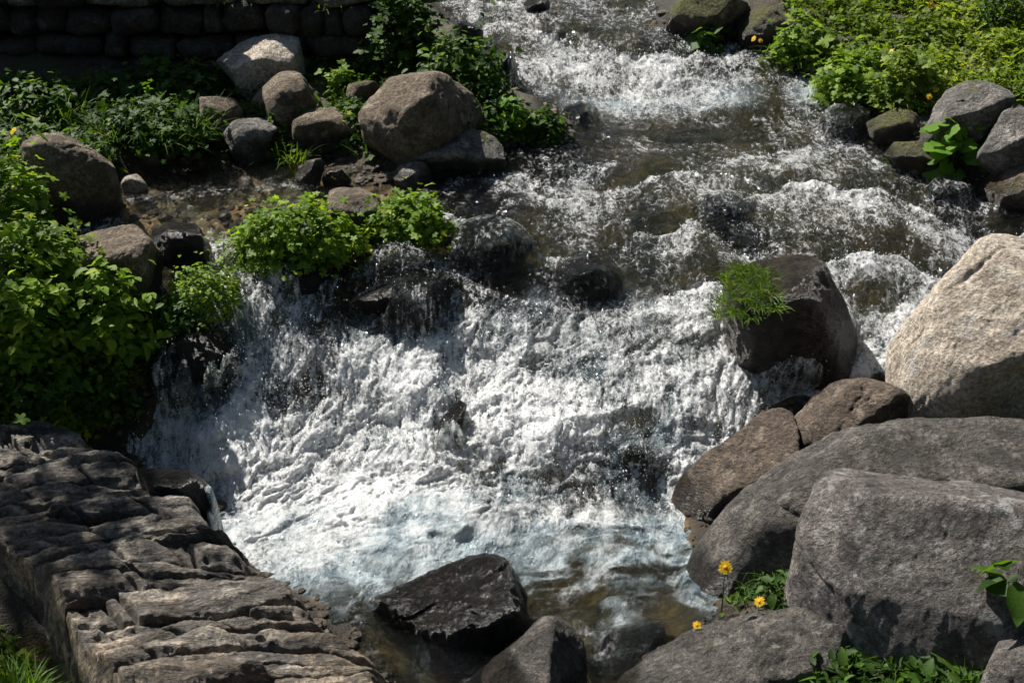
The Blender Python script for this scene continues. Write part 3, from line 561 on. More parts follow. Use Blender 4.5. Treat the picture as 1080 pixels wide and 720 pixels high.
h += sstep(3.4, 3.2, WY)*(.022*fbm(np.c_[fx*5, fy*8, 0*fx+14], 3)+.011*fbm(np.c_[fx*17, fy*24, 0*fx+15], 3, .6))
h = h*(1-.9*calm)+LED*wled
# the lumps the current makes over the buried stones
h += .03*(1-calm)*sstep(.35, .6, foam)*fbm(np.c_[fx*2.6, fy*3.2, 0*fx+12], 2)
fall_x = -steep*.5*h*np.sign(gxv)*0
# stones the current washes over: a thin skin of water lifts over each of them
Hr = np.full((ny, nx), -9.)
Wc = np.zeros((ny, nx))
for Wp, ws in WASH:
    r = np.clip(np.round(np.log(Wp[:, 1]/1.75)/math.log(6.7/1.75)*(ny-1)), 0, ny-1).astype(int)
    c = np.clip(np.round((Wp[:, 0]/(Wp[:, 1]+.35)+.50)/.97*(nx-1)), 0, nx-1).astype(int)
    np.maximum.at(Hr, (r, c), Wp[:, 2]); np.maximum.at(Wc, (r, c), ws)
def nb9(A): return np.stack([np.roll(np.roll(A, i, 0), j, 1) for i in (-1, 0, 1) for j in (-1, 0, 1)])
for _ in range(3): Hr = nb9(Hr).max(0); Wc = nb9(Wc).max(0)
Hb = np.maximum(Hr, WL.reshape(ny, nx)-.03)
for _ in range(6): Hb = nb9(Hb).mean(0)
Hb = Hb.ravel(); Wc = Wc.ravel(); up = Hb-WL
cov = sstep(.10, -.06, fbm(np.c_[fx*16, fy*10, 0*fx+33], 3)-(Wc-.5)*1.1)*(Wc > 0)
skin = up+.006+.006*fbm(np.c_[fx*40, fy*14, 0*fx], 3)
hs = np.where(Wc > 0, np.maximum(h*.6, skin*cov+(1-cov)*np.minimum(h, up-.02)), h)
over = np.clip((hs-h*.6)/.03, 0, 1)*cov
h = hs
foam = foam*(1-.42*over)
foam = foam*(1-.42*sstep(.24, .05, slope)*sstep(3.4, 3.2, WY))
patch = fbm(np.c_[fx*6, fy*4, 0*fx+21], 5, .65)
dk = np.zeros(len(WX))
for px_, py_, rx_, ry_, a_ in [(205,385,24,40,.35),(290,420,12,26,.3),(260,345,40,16,.25),(330,400,22,16,.2),(400,330,60,18,.35),(480,440,22,30,.25),(600,385,34,14,.3),(560,330,40,14,.25),(640,505,50,26,.32),(540,520,50,22,.25),(680,455,30,16,.4),(610,560,60,12,.2),(400,450,18,14,.2),(720,360,26,12,.3),(620,300,60,16,.25),(520,355,30,10,.2)]:
    c_ = surf(px_, py_); k_ = np.linalg.norm(c_-CAM)/FPX; dk = np.maximum(dk, a_*np.exp(-((WX-c_[0])/(rx_*k_))**2-((WY-c_[1])/(ry_*k_*1.25))**2))
foam = foam-dk*1.15
foam = foam+sstep(3.1, 2.9, WY)*(.10+.24*sstep(2.35, 2.75, WY))*np.clip(fbm(np.c_[fx*5, fy*9, 0*fx+95], 4, .6, ridged=True)-.1, -.4, .6)
foamv = np.clip(foam-.07+.56*patch*(1-.55*sstep(.8,1,foam))+.09*np.clip(h/.02,-1,1)+.12*over*fbm(np.c_[fx*45, fy*8, 0*fx+40], 3), 0, 1)
milky = .2+.8*sstep(3.55, 3.2, WY)+.6*np.exp(-((WY-4.76)/.12)**2)
def water_mat():
    t = NT('mountain_water'); f = t.attr('foam'); a = t.attr('milk'); lip = t.attr('calm')
    p = t.pos((1, .62, .8)); pi = t.pos()
    warp = t.noise(p, 14, 3, .6, col=True)
    vm = t.n('ShaderNodeVectorMath', operation='MULTIPLY_ADD'); t.put(vm.inputs[0], warp); vm.inputs[1].default_value = (.05, .05, .05); t.put(vm.inputs[2], p)
    q = vm.outputs[0]
    n1 = t.noise(q, 22, 6, .68); n2 = t.noise(q, 75, 5, .7); n3 = t.noise(q, 240, 3, .7)
    cell = t.voro(q, 70, 'DISTANCE_TO_EDGE'); cell2 = t.voro(q, 130, 'SMOOTH_F1')
    lace = t.remap(cell, 0., .16, 1., 0.)
    v = t.math('ADD', f, t.math('MULTIPLY', t.math('SUBTRACT', n1, .5), 1.1))
    v = t.math('ADD', v, t.math('MULTIPLY', t.math('MULTIPLY', t.math('SUBTRACT', n2, .5), t.attr('rough')), 1.5))
    v = t.math('ADD', v, t.math('MULTIPLY', t.math('MULTIPLY', t.math('SUBTRACT', n3, .5), t.attr('rough')), .5))
    v = t.math('ADD', v, t.math('MULTIPLY', t.math('MULTIPLY', t.math('SUBTRACT', lace, .35), t.attr('rough')), .16))
    ps = t.pos((1, .16, .16)); ns = t.noise(ps, 62, 4, .6, .5)
    v = t.math('ADD', v, t.math('MULTIPLY', t.math('MULTIPLY', t.math('SUBTRACT', ns, .5), t.attr('steep')), 1.5))
    ff = t.remap(v, .22, .95)
    # clear water: mirror by Fresnel, otherwise look through to the bed
    hb = t.math('ADD', t.math('MULTIPLY', t.noise(q, 40, 4, .6), 1.0), t.math('MULTIPLY', t.noise(p, 170, 3, .6), .5))
    hb = t.math('MULTIPLY', hb, t.math('MULTIPLY', t.math('SUBTRACT', 1.0, t.math('MULTIPLY', lip, .6)), t.math('ADD', .6, t.math('MULTIPLY', t.attr('rough'), .5))))
    nb = t.bump(hb, 1.0, .022)
    gl = t.n('ShaderNodeBsdfGlossy'); gl.inputs['Roughness'].default_value = .035; t.put(gl.inputs['Normal'], nb)
    tr = t.n('ShaderNodeBsdfTransparent'); t.put(tr.inputs[0], t.mix(lip, (.66, .73, .66), (.95, .93, .88)))
    rf = t.n('ShaderNodeBsdfRefraction'); rf.inputs['IOR'].default_value = 1.2; rf.inputs['Roughness'].default_value = 0.05
    rf.inputs[0].default_value = (.75, .82, .78, 1); t.put(rf.inputs['Normal'], nb)
    fr = t.n('ShaderNodeFresnel'); fr.inputs['IOR'].default_value = 1.33; t.put(fr.inputs['Normal'], nb)
    clear = t.mixs(fr.outputs[0], t.mixs(t.math('MULTIPLY', t.math('SUBTRACT', 1., lip), .3), tr.outputs[0], rf.outputs[0]), gl.outputs[0])
    # water full of fine bubbles: a pale blue-green body
    milk = t.pbsdf(t.ramp(n1, [(.34, (.10, .15, .18)), (.64, (.44, .525, .56))]), .12, nb, .5)
    ma = t.remap(t.math('ADD', a, t.math('MULTIPLY', t.math('SUBTRACT', t.noise(q, 9, 4, .6), .5), .9)), .15, .95, 0., .8)
    body = t.mixs(ma, clear, milk)
    hf = t.math('ADD', t.math('ADD', t.math('MULTIPLY', n2, .8), t.math('MULTIPLY', t.math('MULTIPLY', ns, t.attr('steep')), .9)), t.math('ADD', t.math('MULTIPLY', n3, .5), t.math('MULTIPLY', cell2, -.4)))
    nf = t.bump(hf, .6, .008)
    df = t.pbsdf((.93, .945, .95), .18, nf, .6)
    tl = t.n('ShaderNodeBsdfTranslucent'); tl.inputs[0].default_value = (.93, .95, .96, 1); pass
    foam = t.mixs(.48, df, tl.outputs[0])
    return t.done(t.mixs(ff, body, foam))
WMAT = water_mat()
V = base.copy(); V[:, 2] += h-.004-.05*sstep(.0, .09, sd)
# broken water overhangs: push crests a little down the slope
V[:, 1] -= np.clip(turb*h*.8, -.02, .03)
milk = np.clip(sstep(.12, .55, foam)*sstep(.45, .12, slope)*milky, 0, 1)
milk = np.maximum(milk, sstep(3.4, 3.25, WY)*np.clip(.9*sstep(2.50, 2.98, WY-.30*(WX+.2))+.30*fbm(np.c_[WX*3.5, WY*4.5, 0*WX+90], 4)*sstep(2.4, 2.8, WY), .08, 1)*sstep(.5, .15, slope))
milk = np.maximum(milk, .62*sstep(3.75, 3.5, WY)*sstep(2.9, 3.05, WY)*np.clip(.75+.9*fbm(np.c_[fx*5, fy*4, 0*fx+99], 3), .1, 1.2)*(1-.75*over))
rough_ = np.clip(.3+.25*sstep(3.1, 3.3, WY)+.7*sstep(.06, .25, slope)+.2*sstep(3.5, 3.7, WY), 0, 1)
# thin water away under the banks
keep = (sd < .30)
F = gridfaces(ny, nx); F = F[keep[F].any(1)]
idx = np.unique(F); remap = -np.ones(len(V), int); remap[idx] = np.arange(len(idx))
me = mesh('stream_water', V[idx], remap[F], True, {'foam': foamv[idx], 'milk': milk[idx], 'calm': calm[idx], 'rough': rough_[idx], 'steep': steep[idx]})
tag(link('stream_water', me, WMAT), kind='structure')
WV = V
# ------------------------------------------------------------------ spray thrown up by the white water, plus white drops imitating sparkles on riffles
def spray():
    d = (sd < -.02)*np.clip(.16*sstep(.3, .5, foam)*(1-calm)*sstep(2.9, 3.2, WY)+turb*(.25+1.2*steep)+.6*np.clip(h, 0, .03)/.03*turb, 0, 2)*WY**2
    n = 28000; k = rng.choice(len(WY), n, p=d/d.sum())
    c = WV[k]+rng.normal(size=(n, 3))*[.006, .006, 0]
    hgt = rng.exponential(.008, n)*(.35+turb[k]); far = rng.random(n) < .06; hgt[far] *= 3
    c[:, 2] += hgt; c[:, 1] -= hgt*.3
    r = np.clip(rng.lognormal(math.log(.00068), .5, n), .0004, .0021)*c[:, 1]/3.5
    v = np.array([[1, 0, 0], [-1, 0, 0], [0, 1, 0], [0, -1, 0], [0, 0, 1], [0, 0, -1.]]); f = np.array([[0, 2, 4], [2, 1, 4], [1, 3, 4], [3, 0, 4], [2, 0, 5], [1, 2, 5], [3, 1, 5], [0, 3, 5]])
    st = 1+rng.exponential(.5, n)[:, None]*np.array([.2, 1.3, 1.6])
    VV = (c[:, None]+(v[None]*r[:, None, None]*st[:, None])).reshape(-1, 3)
    FF = (f[None]+np.arange(n)[:, None, None]*6).reshape(-1, 3)
    t = NT('spray_and_glint_drops')
    gl = t.pbsdf((.92, .94, .96), .1, None, .8); tl = t.n('ShaderNodeBsdfTranslucent'); tl.inputs[0].default_value = (.92, .94, .96, 1)
    m = t.done(t.mixs(.35, gl, tl.outputs[0]))
    tag(link('spray', mesh('spray', VV, FF, True), m), 'white spray droplets over the tumbling rapids, with drops imitating glints on the riffles', 'spray', kind='stuff')
spray()
# ------------------------------------------------------------------ plants
def leaf_mat(name, dark, mid, light, trans=.5, rough=.55):
    t = NT(name); a = t.attr('tint'); n = t.noise(t.pos(), 160, 3, .6)
    c = t.ramp(a, [(0, dark), (.45, mid), (.85, light), (1, (light[0]*1.5, light[1]*1.12, light[2]*.9))])
    c = t.mix(.4, c, t.ramp(n, [(.3, (.6, .6, .6)), (.7, (1.3, 1.3, 1.2))]), 'MULTIPLY')
    tl = t.n('ShaderNodeBsdfTranslucent'); t.put(tl.inputs[0], t.mix(1., c, (1.45, 1.35, .55), 'MULTIPLY'))
    return t.done(t.mixs(trans, t.pbsdf(c, rough, t.bump(n, .3, .003), .25), tl.outputs[0]))
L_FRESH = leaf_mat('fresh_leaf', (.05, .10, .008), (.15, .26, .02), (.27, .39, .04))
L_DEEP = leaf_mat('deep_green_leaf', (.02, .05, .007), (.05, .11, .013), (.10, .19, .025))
L_MEADOW = leaf_mat('meadow_leaf', (.065, .11, .012), (.165, .25, .026), (.28, .35, .055))
L_GRASS = leaf_mat('grass_blade', (.03, .07, .01), (.09, .17, .02), (.17, .26, .045), .45)
L_LIME = leaf_mat('lime_leaf', (.06, .13, .012), (.11, .23, .02), (.17, .30, .04))
L_MOSS = leaf_mat('moss_leaf', (.02, .05, .008), (.05, .10, .014), (.1, .16, .025))
def simple(name, col, rough=.6, trans=0):
    t = NT(name); n = t.noise(t.pos(), 200, 3); c = t.mix(t.remap(n, .3, .7, 0, .5), col, tuple(x*.6 for x in col))
    s = t.pbsdf(c, rough)
    if trans: tl = t.n('ShaderNodeBsdfTranslucent'); t.put(tl.inputs[0], c); s = t.mixs(trans, s, tl.outputs[0])
    return t.done(s)
STEMM = simple('green_stem', (.06, .09, .025)); PETAL = simple('yellow_petal', (.85, .55, .01), .5, .3); DISC = simple('orange_disc', (.75, .32, .01), .7)
TWIGM = simple('bark', (.075, .058, .042), .9)
def leaf_template(kind):
    if kind == 'oval':
        ys = [0, .25, .55, .8, 1]; ws = [.03, .26, .30, .17, .0]
    elif kind == 'nettle':
        ys = [0, .12, .22, .34, .46, .6, .72, .86, 1]; ws = [.02, .30, .24, .33, .24, .28, .17, .14, 0]
    elif kind == 'long':
        ys = [0, .3, .6, 1]; ws = [.03, .11, .10, 0]
    if kind in ('oval', 'nettle', 'long'):
        V = []; F = []
        for y, w_ in zip(ys, ws):
            z = -.22*y*y; V += [(-w_, y, z+.35*w_), (0, y, z), (w_, y, z+.35*w_)]
        for i in range(len(ys)-1):
            a = 3*i; F += [(a, a+1, a+4), (a, a+4, a+3), (a+1, a+2, a+5), (a+1, a+5, a+4)]
        return np.array(V, float), np.array(F)
    n = {'lobed': 5, 'round': 9}[kind]; V = [(0, .42, .05)]; m = n*4
    for k in range(m+1):
        th = -math.pi/2+.25+(2*math.pi-.5)*k/m; ph = k/m*n
        lob = abs(math.sin(math.pi*ph))**.6
        r = (.30+.30*lob if kind == 'lobed' else .46+.05*lob)*(1+.12*math.sin(th))
        if kind == 'lobed' and k % 2: r *= .88
        V.append((r*math.cos(th), .42+r*math.sin(th), .10*r*math.sin(3*th)+.02))
    F = [(0, k, k+1) for k in range(1, m+1)]
    return np.array(V, float), np.array(F)
LT = {k: leaf_template(k) for k in ('oval', 'nettle', 'long', 'lobed', 'round')}
def unit(a): return a/(np.linalg.norm(a, axis=-1, keepdims=True)+1e-12)
def leaves(pos, tip, nrm, size, kind):
    """place one leaf per row; returns verts, faces"""
    v, f = LT[kind]; tip = unit(tip); x = unit(np.cross(tip, nrm)); z = np.cross(x, tip)
    B = np.stack([x, tip, z], 1)*size[:, None, None]
    V = np.einsum('kj,njc->nkc', v, B)+pos[:, None]
    F = f[None]+(np.arange(len(pos))*len(v))[:, None, None]
    return V.reshape(-1, 3), F.reshape(-1, 3), len(v)
def ribbons(A, Bp, wd, sag=0., seg=4, sidev=None):
    """thin curved strips from A to Bp"""
    n = len(A); u = np.linspace(0, 1, seg+1); d = Bp-A
    side = unit(np.cross(d, rng.normal(size=(n, 3)))) if sidev is None else sidev
    ctr = A[:, None]+d[:, None]*u[None, :, None]
    hz = d.copy(); hz[:, 2] = 0
    ctr = ctr+(np.array([0, 0, 1.])[None, None]*(np.sin(u*math.pi)[None, :, None])*(sag*np.linalg.norm(d, axis=1))[:, None, None])
    wv = (1-u**2*.85)[None, :, None]*np.asarray(wd).reshape(-1, 1, 1)*.5
    V = np.stack([ctr-side[:, None]*wv, ctr+side[:, None]*wv], 2).reshape(n, -1, 3)
    k = np.arange(seg)*2; f = np.stack([k, k+1, k+3, k+2], -1)
    return V.reshape(-1, 3), (f[None]+(np.arange(n)*2*(seg+1))[:, None, None]).reshape(-1, 4), 2*(seg+1)
def base_of(x0, y0, x1, y1, Y=None, lift=0.):
    cx = (x0+x1)/2
    p = surf(cx, y1) if Y is None else at(cx, y1, Y)
    k = np.linalg.norm(p-CAM)/FPX
    rx = (x1-x0)/2*k; ry = min(.8*rx, .13)
    hz = max(((y1-y0)*k/.89)-ry*.75, .35*rx)
    b = p+np.array([0, ry*.75, 0]); 
    if Y is None: b[2] = max(ground(b[0:1], b[1:2], False)[0], level(b[0], b[1])[0], p[2]-.02)
    return b, rx, ry, hz
def clump(label, bb, n, size, kind, mat, cat='plant', name='leafy_plant', seed=0, Y=None, upright=.4, group=None, fill=.5, blades=0, bl=.1, droop=.15, stems=40):
    g = np.random.default_rng(seed+100); b, rx, ry, hz = base_of(*bb, Y=Y)
    d = unit(g.normal(size=(n*2, 3))); d = d[d[:, 2] > -.12][:n]; n = len(d)
    t = fill+(1-fill)*g.random(n)**.6
    t *= 1+.62*fbm(d*2.6+seed*3.1, 4, .6)
    sp = g.random(n) < .10; t = np.where(sp, t*g.uniform(1.08, 1.5, n), t)
    pos = d*t[:, None]*np.array([rx, ry, hz])[None]*.92
    out = d*np.array([1, 1, .6]); nrm = unit(out*.5+np.array([0, 0, upright+.35])+g.normal(size=(n, 3))*.34)
    az_ = g.uniform(0, 2*math.pi, n); tip = np.c_[np.cos(az_), np.sin(az_), 0*az_]*.7+unit(out)*.6
    tip[:, 2] -= droop; tip -= nrm*(tip*nrm).sum(1, keepdims=True)
    sz = size*g.lognormal(0, .28, n)
    V, F, k = leaves(pos, tip, nrm, sz, kind)
    tint = np.repeat(np.where(g.random(n) < .025, 1., np.clip(g.normal(.42, .2, n)+.3*fbm(pos*12+seed, 2), 0, .9)), k)
    root = empty(name, b, label, cat, group)
    link('foliage', mesh('foliage', V, F, True, {'tint': tint}), mat, root)
    m = min(stems, n); q = g.choice(n, m, False); A = pos[q]*[.25, .25, 0]+[0, 0, -.03]
    Vs, Fs, _ = ribbons(A, pos[q], np.full(m, .0025), .06)
    link('stem', mesh('stem', Vs, Fs), STEMM, root)
    if blades:
        Vb, Fb, tb = tuft_mesh(blades, rx*.8, ry*.8, bl, g)
        link('grass_blades', mesh('grass_blades', Vb, Fb, True, {'tint': tb}), L_GRASS, root)
    return root
def tuft_mesh(n, rx, ry, L, g, lean=(0, 0), width=.0035, spread=.55):
    a = g.uniform(0, 2*math.pi, n); r = np.sqrt(g.random(n)); A = np.c_[rx*r*np.cos(a), ry*r*np.sin(a), np.full(n, -.01)]
    ln = L*g.uniform(.5, 1.15, n); az_ = a+g.normal(0, .7, n); sp = np.abs(g.normal(spread, .3, n))
    d = np.c_[np.cos(az_)*sp+lean[0], np.sin(az_)*sp+lean[1], np.ones(n)]; d = unit(d)
    seg = 5; u = np.linspace(0, 1, seg+1); side = unit(np.cross(d, np.c_[np.cos(az_), np.sin(az_), np.zeros(n)]+g.normal(size=(n, 3))*.15))
    out = unit(np.c_[np.cos(az_)+lean[0]*2, np.sin(az_)+lean[1]*2, np.zeros(n)])
    bend = g.uniform(.1, .75, n)
    ctr = A[:, None]+d[:, None]*(u[None, :, None]*ln[:, None, None])+(out[:, None]*.6+np.array([0, 0, -.75])[None, None])*((u**2.2)[None, :, None]*(bend*ln)[:, None, None])
    wv = (1-u**1.8)[None, :, None]*(width*g.uniform(.6, 1.3, n))[:, None, None]*.5+.0002
    V = np.stack([ctr-side[:, None]*wv, ctr+side[:, None]*wv], 2).reshape(-1, 3); k = np.arange(seg)*2; f = np.stack([k, k+1, k+3, k+2], -1)
    F = (f[None]+(np.arange(n)*2*(seg+1))[:, None, None]).reshape(-1, 4)
    return V, F, np.repeat(np.clip(g.normal(.45, .22, n), 0, 1), 2*(seg+1))
def tuft(label, bb, n, L, seed=0, lean=(0, 0), Y=None, mat=None, group=None, width=.0035, spread=.5):
    g = np.random.default_rng(seed+300); b, rx, ry, hz = base_of(*bb, Y=Y)
    V, F, tn = tuft_mesh(n, rx*.55, ry*.6, L, g, lean, width, spread)
    o = link('grass_tuft', mesh('grass_tuft', V, F, True, {'tint': tn}), mat or L_GRASS, None, b)
    return tag(o, label, 'grass', group)
GL = 'leafy plants on the left bank'; GR = 'leafy plants on the right bank'
CL = [
 ('leafy green plant at the left edge behind the squared brown boulder', (-40,165,50,265), 672, 0.028, 'lobed', L_FRESH, dict(seed=1, blades=80, bl=.11)),
 ('bushy green plant at the left edge below the pitted boulder', (-60,245,100,350), 1800, 0.024, 'lobed', L_FRESH, dict(seed=2, blades=60, bl=.12)),
 ('broad leaved plant with an orange flower reaching out over the left cascade', (70,315,165,415), 1008, 0.031, 'oval', L_FRESH, dict(seed=3, blades=40, bl=.11)),
 ('tall mass of fresh leaves at the left edge above the stone weir', (-70,300,90,430), 2000, 0.028, 'nettle', L_FRESH, dict(seed=4, blades=30, bl=.12)),
 ('small leaved plant hanging down beside the foot of the left cascade', (62,395,145,472), 620, .020, 'oval', L_DEEP, dict(seed=5)),
 ('deep green leafy plant at the far left just above the weir stones', (-60,380,75,450), 900, 0.026, 'lobed', L_DEEP, dict(seed=6, blades=60, bl=.11)),
 ('rounded cushion of tiny leaves in the middle of the left cascade', (172,293,254,350), 1500, .013, 'oval', L_FRESH, dict(seed=7, fill=.75, cat='cushion plant')),
 ('straggly cushion of tiny leaves below the rounded cushion', (152,330,222,385), 700, .014, 'oval', L_DEEP, dict(seed=8, fill=.6, cat='cushion plant')),
 ('larger bright clump of feathery leaves in front of the side pool', (240, 213, 382, 292), 3000, 0.018, 'lobed', L_FRESH, dict(seed=9, blades=50, bl=.09)),
 ('smaller bright clump of feathery leaves beside the stream', (383, 200, 478, 266), 1710, 0.018, 'lobed', L_FRESH, dict(seed=10, blades=110, bl=.11)),
 ('grassy leafy clump at the back of the side pool', (84, 106, 230, 174), 1430, 0.021, 'lobed', L_DEEP, dict(seed=11, blades=240, bl=.17)),
 ('small leafy sprig between the rocks under the wall', (252,104,280,130), 60, .024, 'oval', L_DEEP, dict(seed=12)),
 ('small bright sprig standing left of the domed boulder', (343,64,377,104), 90, .026, 'lobed', L_FRESH, dict(seed=13)),
 ('little plant growing in the gap in front of the long low rock', (354,120,378,156), 70, .022, 'lobed', L_FRESH, dict(seed=14, Y=4.45)),
 ('tall dark bush spilling over the end of the stone wall', (380,-25,470,85), 1440, 0.026, 'lobed', L_DEEP, dict(seed=15, blades=60, bl=.11)),
 ('dark leafy bush leaning over the stream right of the wall', (430,25,540,118), 1600, 0.024, 'oval', L_DEEP, dict(seed=16, blades=60, bl=.14)),
 ('bright leafy plant at the water edge behind the domed boulder', (512,105,560,150), 130, .030, 'lobed', L_LIME, dict(seed=17)),
 ('dark leafy tuft with pale hanging roots beside the bright leafy plant', (545,108,600,152), 330, .022, 'oval', L_DEEP, dict(seed=18)),
 ('leafy plant at the upper right shore below the dark brown rock', (815,15,885,75), 630, 0.024, 'lobed', L_FRESH, dict(seed=19, blades=90, bl=.11, group=None)),
 ('wide bright leafy plant with a yellow flower on the right shore', (862,52,960,118), 1280, 0.023, 'lobed', L_FRESH, dict(seed=20, blades=120, bl=.11)),
 ('leafy plant with two yellow flowers next to the long flat rock', (925,48,1003,118), 992, 0.023, 'lobed', L_MEADOW, dict(seed=21, blades=140, bl=.11)),
 ('broad leaved plant under the mossed boulder at the top of the stream', (732,20,776,50), 60, .040, 'round', L_DEEP, dict(seed=22)),
 ('bright lime plant with big leaves below the grey rounded rock', (982,140,1032,190), 46, .050, 'round', L_LIME, dict(seed=23)),
 ('low sprig growing on top of the cracked grey rock', (1050,94,1100,120), 160, .018, 'lobed', L_FRESH, dict(seed=24, Y=4.5)),
 ('dark spruce sapling in the top right corner', (1030,-45,1110,34), 900, .030, 'long', L_DEEP, dict(seed=25, cat='sapling')),
 ('dark nettle with pointed leaves at the bottom edge under the largest boulder', (935,668,1035,735), 46, .060, 'nettle', L_DEEP, dict(seed=26, Y=2.25, cat='plant')),
 ('broad dark leaves at the right edge in front of the largest boulder', (1046,565,1110,640), 12, .075, 'oval', L_DEEP, dict(seed=27, Y=2.24)),
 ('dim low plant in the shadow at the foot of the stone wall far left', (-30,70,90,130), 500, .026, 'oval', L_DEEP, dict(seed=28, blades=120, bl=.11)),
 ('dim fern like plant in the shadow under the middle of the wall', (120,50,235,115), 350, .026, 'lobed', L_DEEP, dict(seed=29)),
]
for lb, bb, n, s, k, m, kw in CL: clump(lb, bb, n, s, k, m, **kw)
def hanging(label, pxs, n, L, lean, mat, seed):
    g = np.random.default_rng(seed); VV = []; FF = []; TT = []; nb = 0; P0 = None
    for q in pxs:
        p = rockhit(*q); p = surf(*q) if p is None else p
        if P0 is None: P0 = p
        V, F, tn = tuft_mesh(n, .022, .022, L, g, lean, .0022, .55); VV.append(V+p-P0); FF.append(F+nb); nb += len(V); TT.append(tn)
    return tag(link('grass_tuft', mesh('grass_tuft', np.vstack(VV), np.vstack(FF), True, {'tint': np.concatenate(TT)}), mat, None, P0), label, 'grass')
hanging('bright grass hanging from the left side of the midstream boulder', [(772,292),(782,286),(792,285),(802,287),(812,294),(790,296),(775,303),(800,304),(785,312),(812,310),(765,316),(778,328),(800,320),(760,330),(815,322),(792,332)], 90, .055, (-.12, -.45), L_GRASS, 1)
tuft('grass tuft at the rim of the side pool beside the pale cobble', (262,138,342,176), 170, .11, 2)
tuft('dark grass with yellow flowers between the foreground boulders', (748,585,850,660), 700, .11, 3, (.1, 0), 2.62)
tuft('small grass tuft in the crack between the two sloping boulders', (785,470,845,512), 150, .05, 4, (0, 0), 2.95, None, None, .0025)
tuft('grass in the bottom left corner at the foot of the weir', (-40,690,50,760), 300, .11, 5, (0, 0), 2.28, L_LIME)
tuft('thin dry grass growing over the wall top', (300,-14,405,14), 160, .09, 6, (0, -.3), 4.88)
tuft('sparse grass hanging from the wall top near the middle', (175,-14,300,8), 90, .08, 7, (0, -.3), 4.88)
tuft('long grass blades behind the squared brown boulder', (0,100,110,140), 60, .16, 8, (.2, 0))
tuft('short grass at the waterline of the flat mossed stone', (930,140,990,182), 120, .04, 9, (-.2, -.2))
# ------------------------------------------------------------------ ground cover
def cover(label, px_poly, n, size, kinds, mat, name, seed, grass=0, gl=.06, hscale=.05):
    g = np.random.default_rng(seed); poly = np.array([land(*q)[:2] for q in px_poly])
    lo = poly.min(0); hi = poly.max(0); pts = g.uniform(lo, hi, (n*4, 2)); A = poly; B = np.roll(poly, -1, 0)
    c = ((A[None, :, 1] > pts[:, None, 1]) != (B[None, :, 1] > pts[:, None, 1])) & (pts[:, None, 0] < (B-A)[None, :, 0]*(pts[:, None, 1]-A[None, :, 1])/(B-A+1e-12)[None, :, 1]+A[None, :, 0])
    pts = pts[c.sum(1) % 2 == 1]; s = sdist(pts[:, 0], pts[:, 1]); pts = pts[s > .015]
    dens = fbm(np.c_[pts*5, np.full(len(pts), seed)], 3); pts = pts[g.random(len(pts)) < .55+1.3*dens][:n]; n = len(pts)
    z = ground(pts[:, 0], pts[:, 1]); hh = hscale*(.25+np.clip(.7+1.6*fbm(np.c_[pts*6, np.full(n, 4.)], 3), 0, 2))
    pos = np.c_[pts, z+hh*g.random(n)**.7+.004]
    nrm = unit(np.array([0, 0, .8])+g.normal(size=(n, 3))*.42); az_ = g.uniform(0, 6.28, n); tip = np.c_[np.cos(az_), np.sin(az_), -.1+0*az_]; tip -= nrm*(tip*nrm).sum(1, keepdims=True)
    VV = []; FF = []; TT = []; nb = 0; wh = g.integers(0, len(kinds), n)
    for i, kd in enumerate(kinds):
        q = wh == i; V, F, k = leaves(pos[q], tip[q], nrm[q], size*g.lognormal(0, .3, q.sum()), kd)
        VV.append(V); FF.append(F+nb); nb += len(V); TT.append(np.repeat(np.clip(g.normal(.42, .2, q.sum())+.5*fbm(pos[q]*3.5+seed, 3), 0, 1), k))
    Fs = [np.vstack(FF)]
    if grass:
        q = g.choice(n, min(grass, n), True); V, F, tb = tuft_mesh(len(q), 0, 0, gl, g, width=.003); k = 12
        V = V+np.repeat(np.c_[pts[q], z[q]]+np.c_[g.normal(0, .02, (len(q), 2)), np.zeros(len(q))], k, 0)
        VV.append(V); Fs.append(F+nb); TT.append(tb)
    o = link(name, mesh(name, np.vstack(VV), Fs, True, {'tint': np.concatenate(TT)}), mat)
    return tag(o, label, 'ground cover', kind='stuff')
cover('meadow of low leaves and grass on the right bank', [(800,-60),(1250,-60),(1250,150),(1090,112),(985,96),(960,118),(900,100),(840,60)], 24000, .019, ('lobed', 'oval', 'long'), L_MEADOW, 'meadow_plants', 41, 6000, .06)
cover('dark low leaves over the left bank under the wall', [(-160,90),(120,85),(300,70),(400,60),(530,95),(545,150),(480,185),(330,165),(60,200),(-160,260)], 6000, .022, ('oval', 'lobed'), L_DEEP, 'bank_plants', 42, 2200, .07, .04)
cover('low leaves covering the left bank beside the cascade', [(-160,230),(70,235),(150,330),(150,430),(60,470),(-160,460)], 8000, .02, ('oval', 'lobed'), L_FRESH, 'bank_plants', 43, 2500, .08, .05)
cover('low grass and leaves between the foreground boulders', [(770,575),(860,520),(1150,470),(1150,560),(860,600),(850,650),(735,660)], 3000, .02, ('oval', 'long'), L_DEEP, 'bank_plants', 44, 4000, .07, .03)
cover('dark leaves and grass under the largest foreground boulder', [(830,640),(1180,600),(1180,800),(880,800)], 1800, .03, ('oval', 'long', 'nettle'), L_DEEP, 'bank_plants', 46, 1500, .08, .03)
cover('grass on the low ground at the foot of the weir', [(-160,610),(20,680),(90,760),(-160,760)], 1200, .02, ('oval', 'long'), L_FRESH, 'bank_plants', 45, 2500, .08, .03)
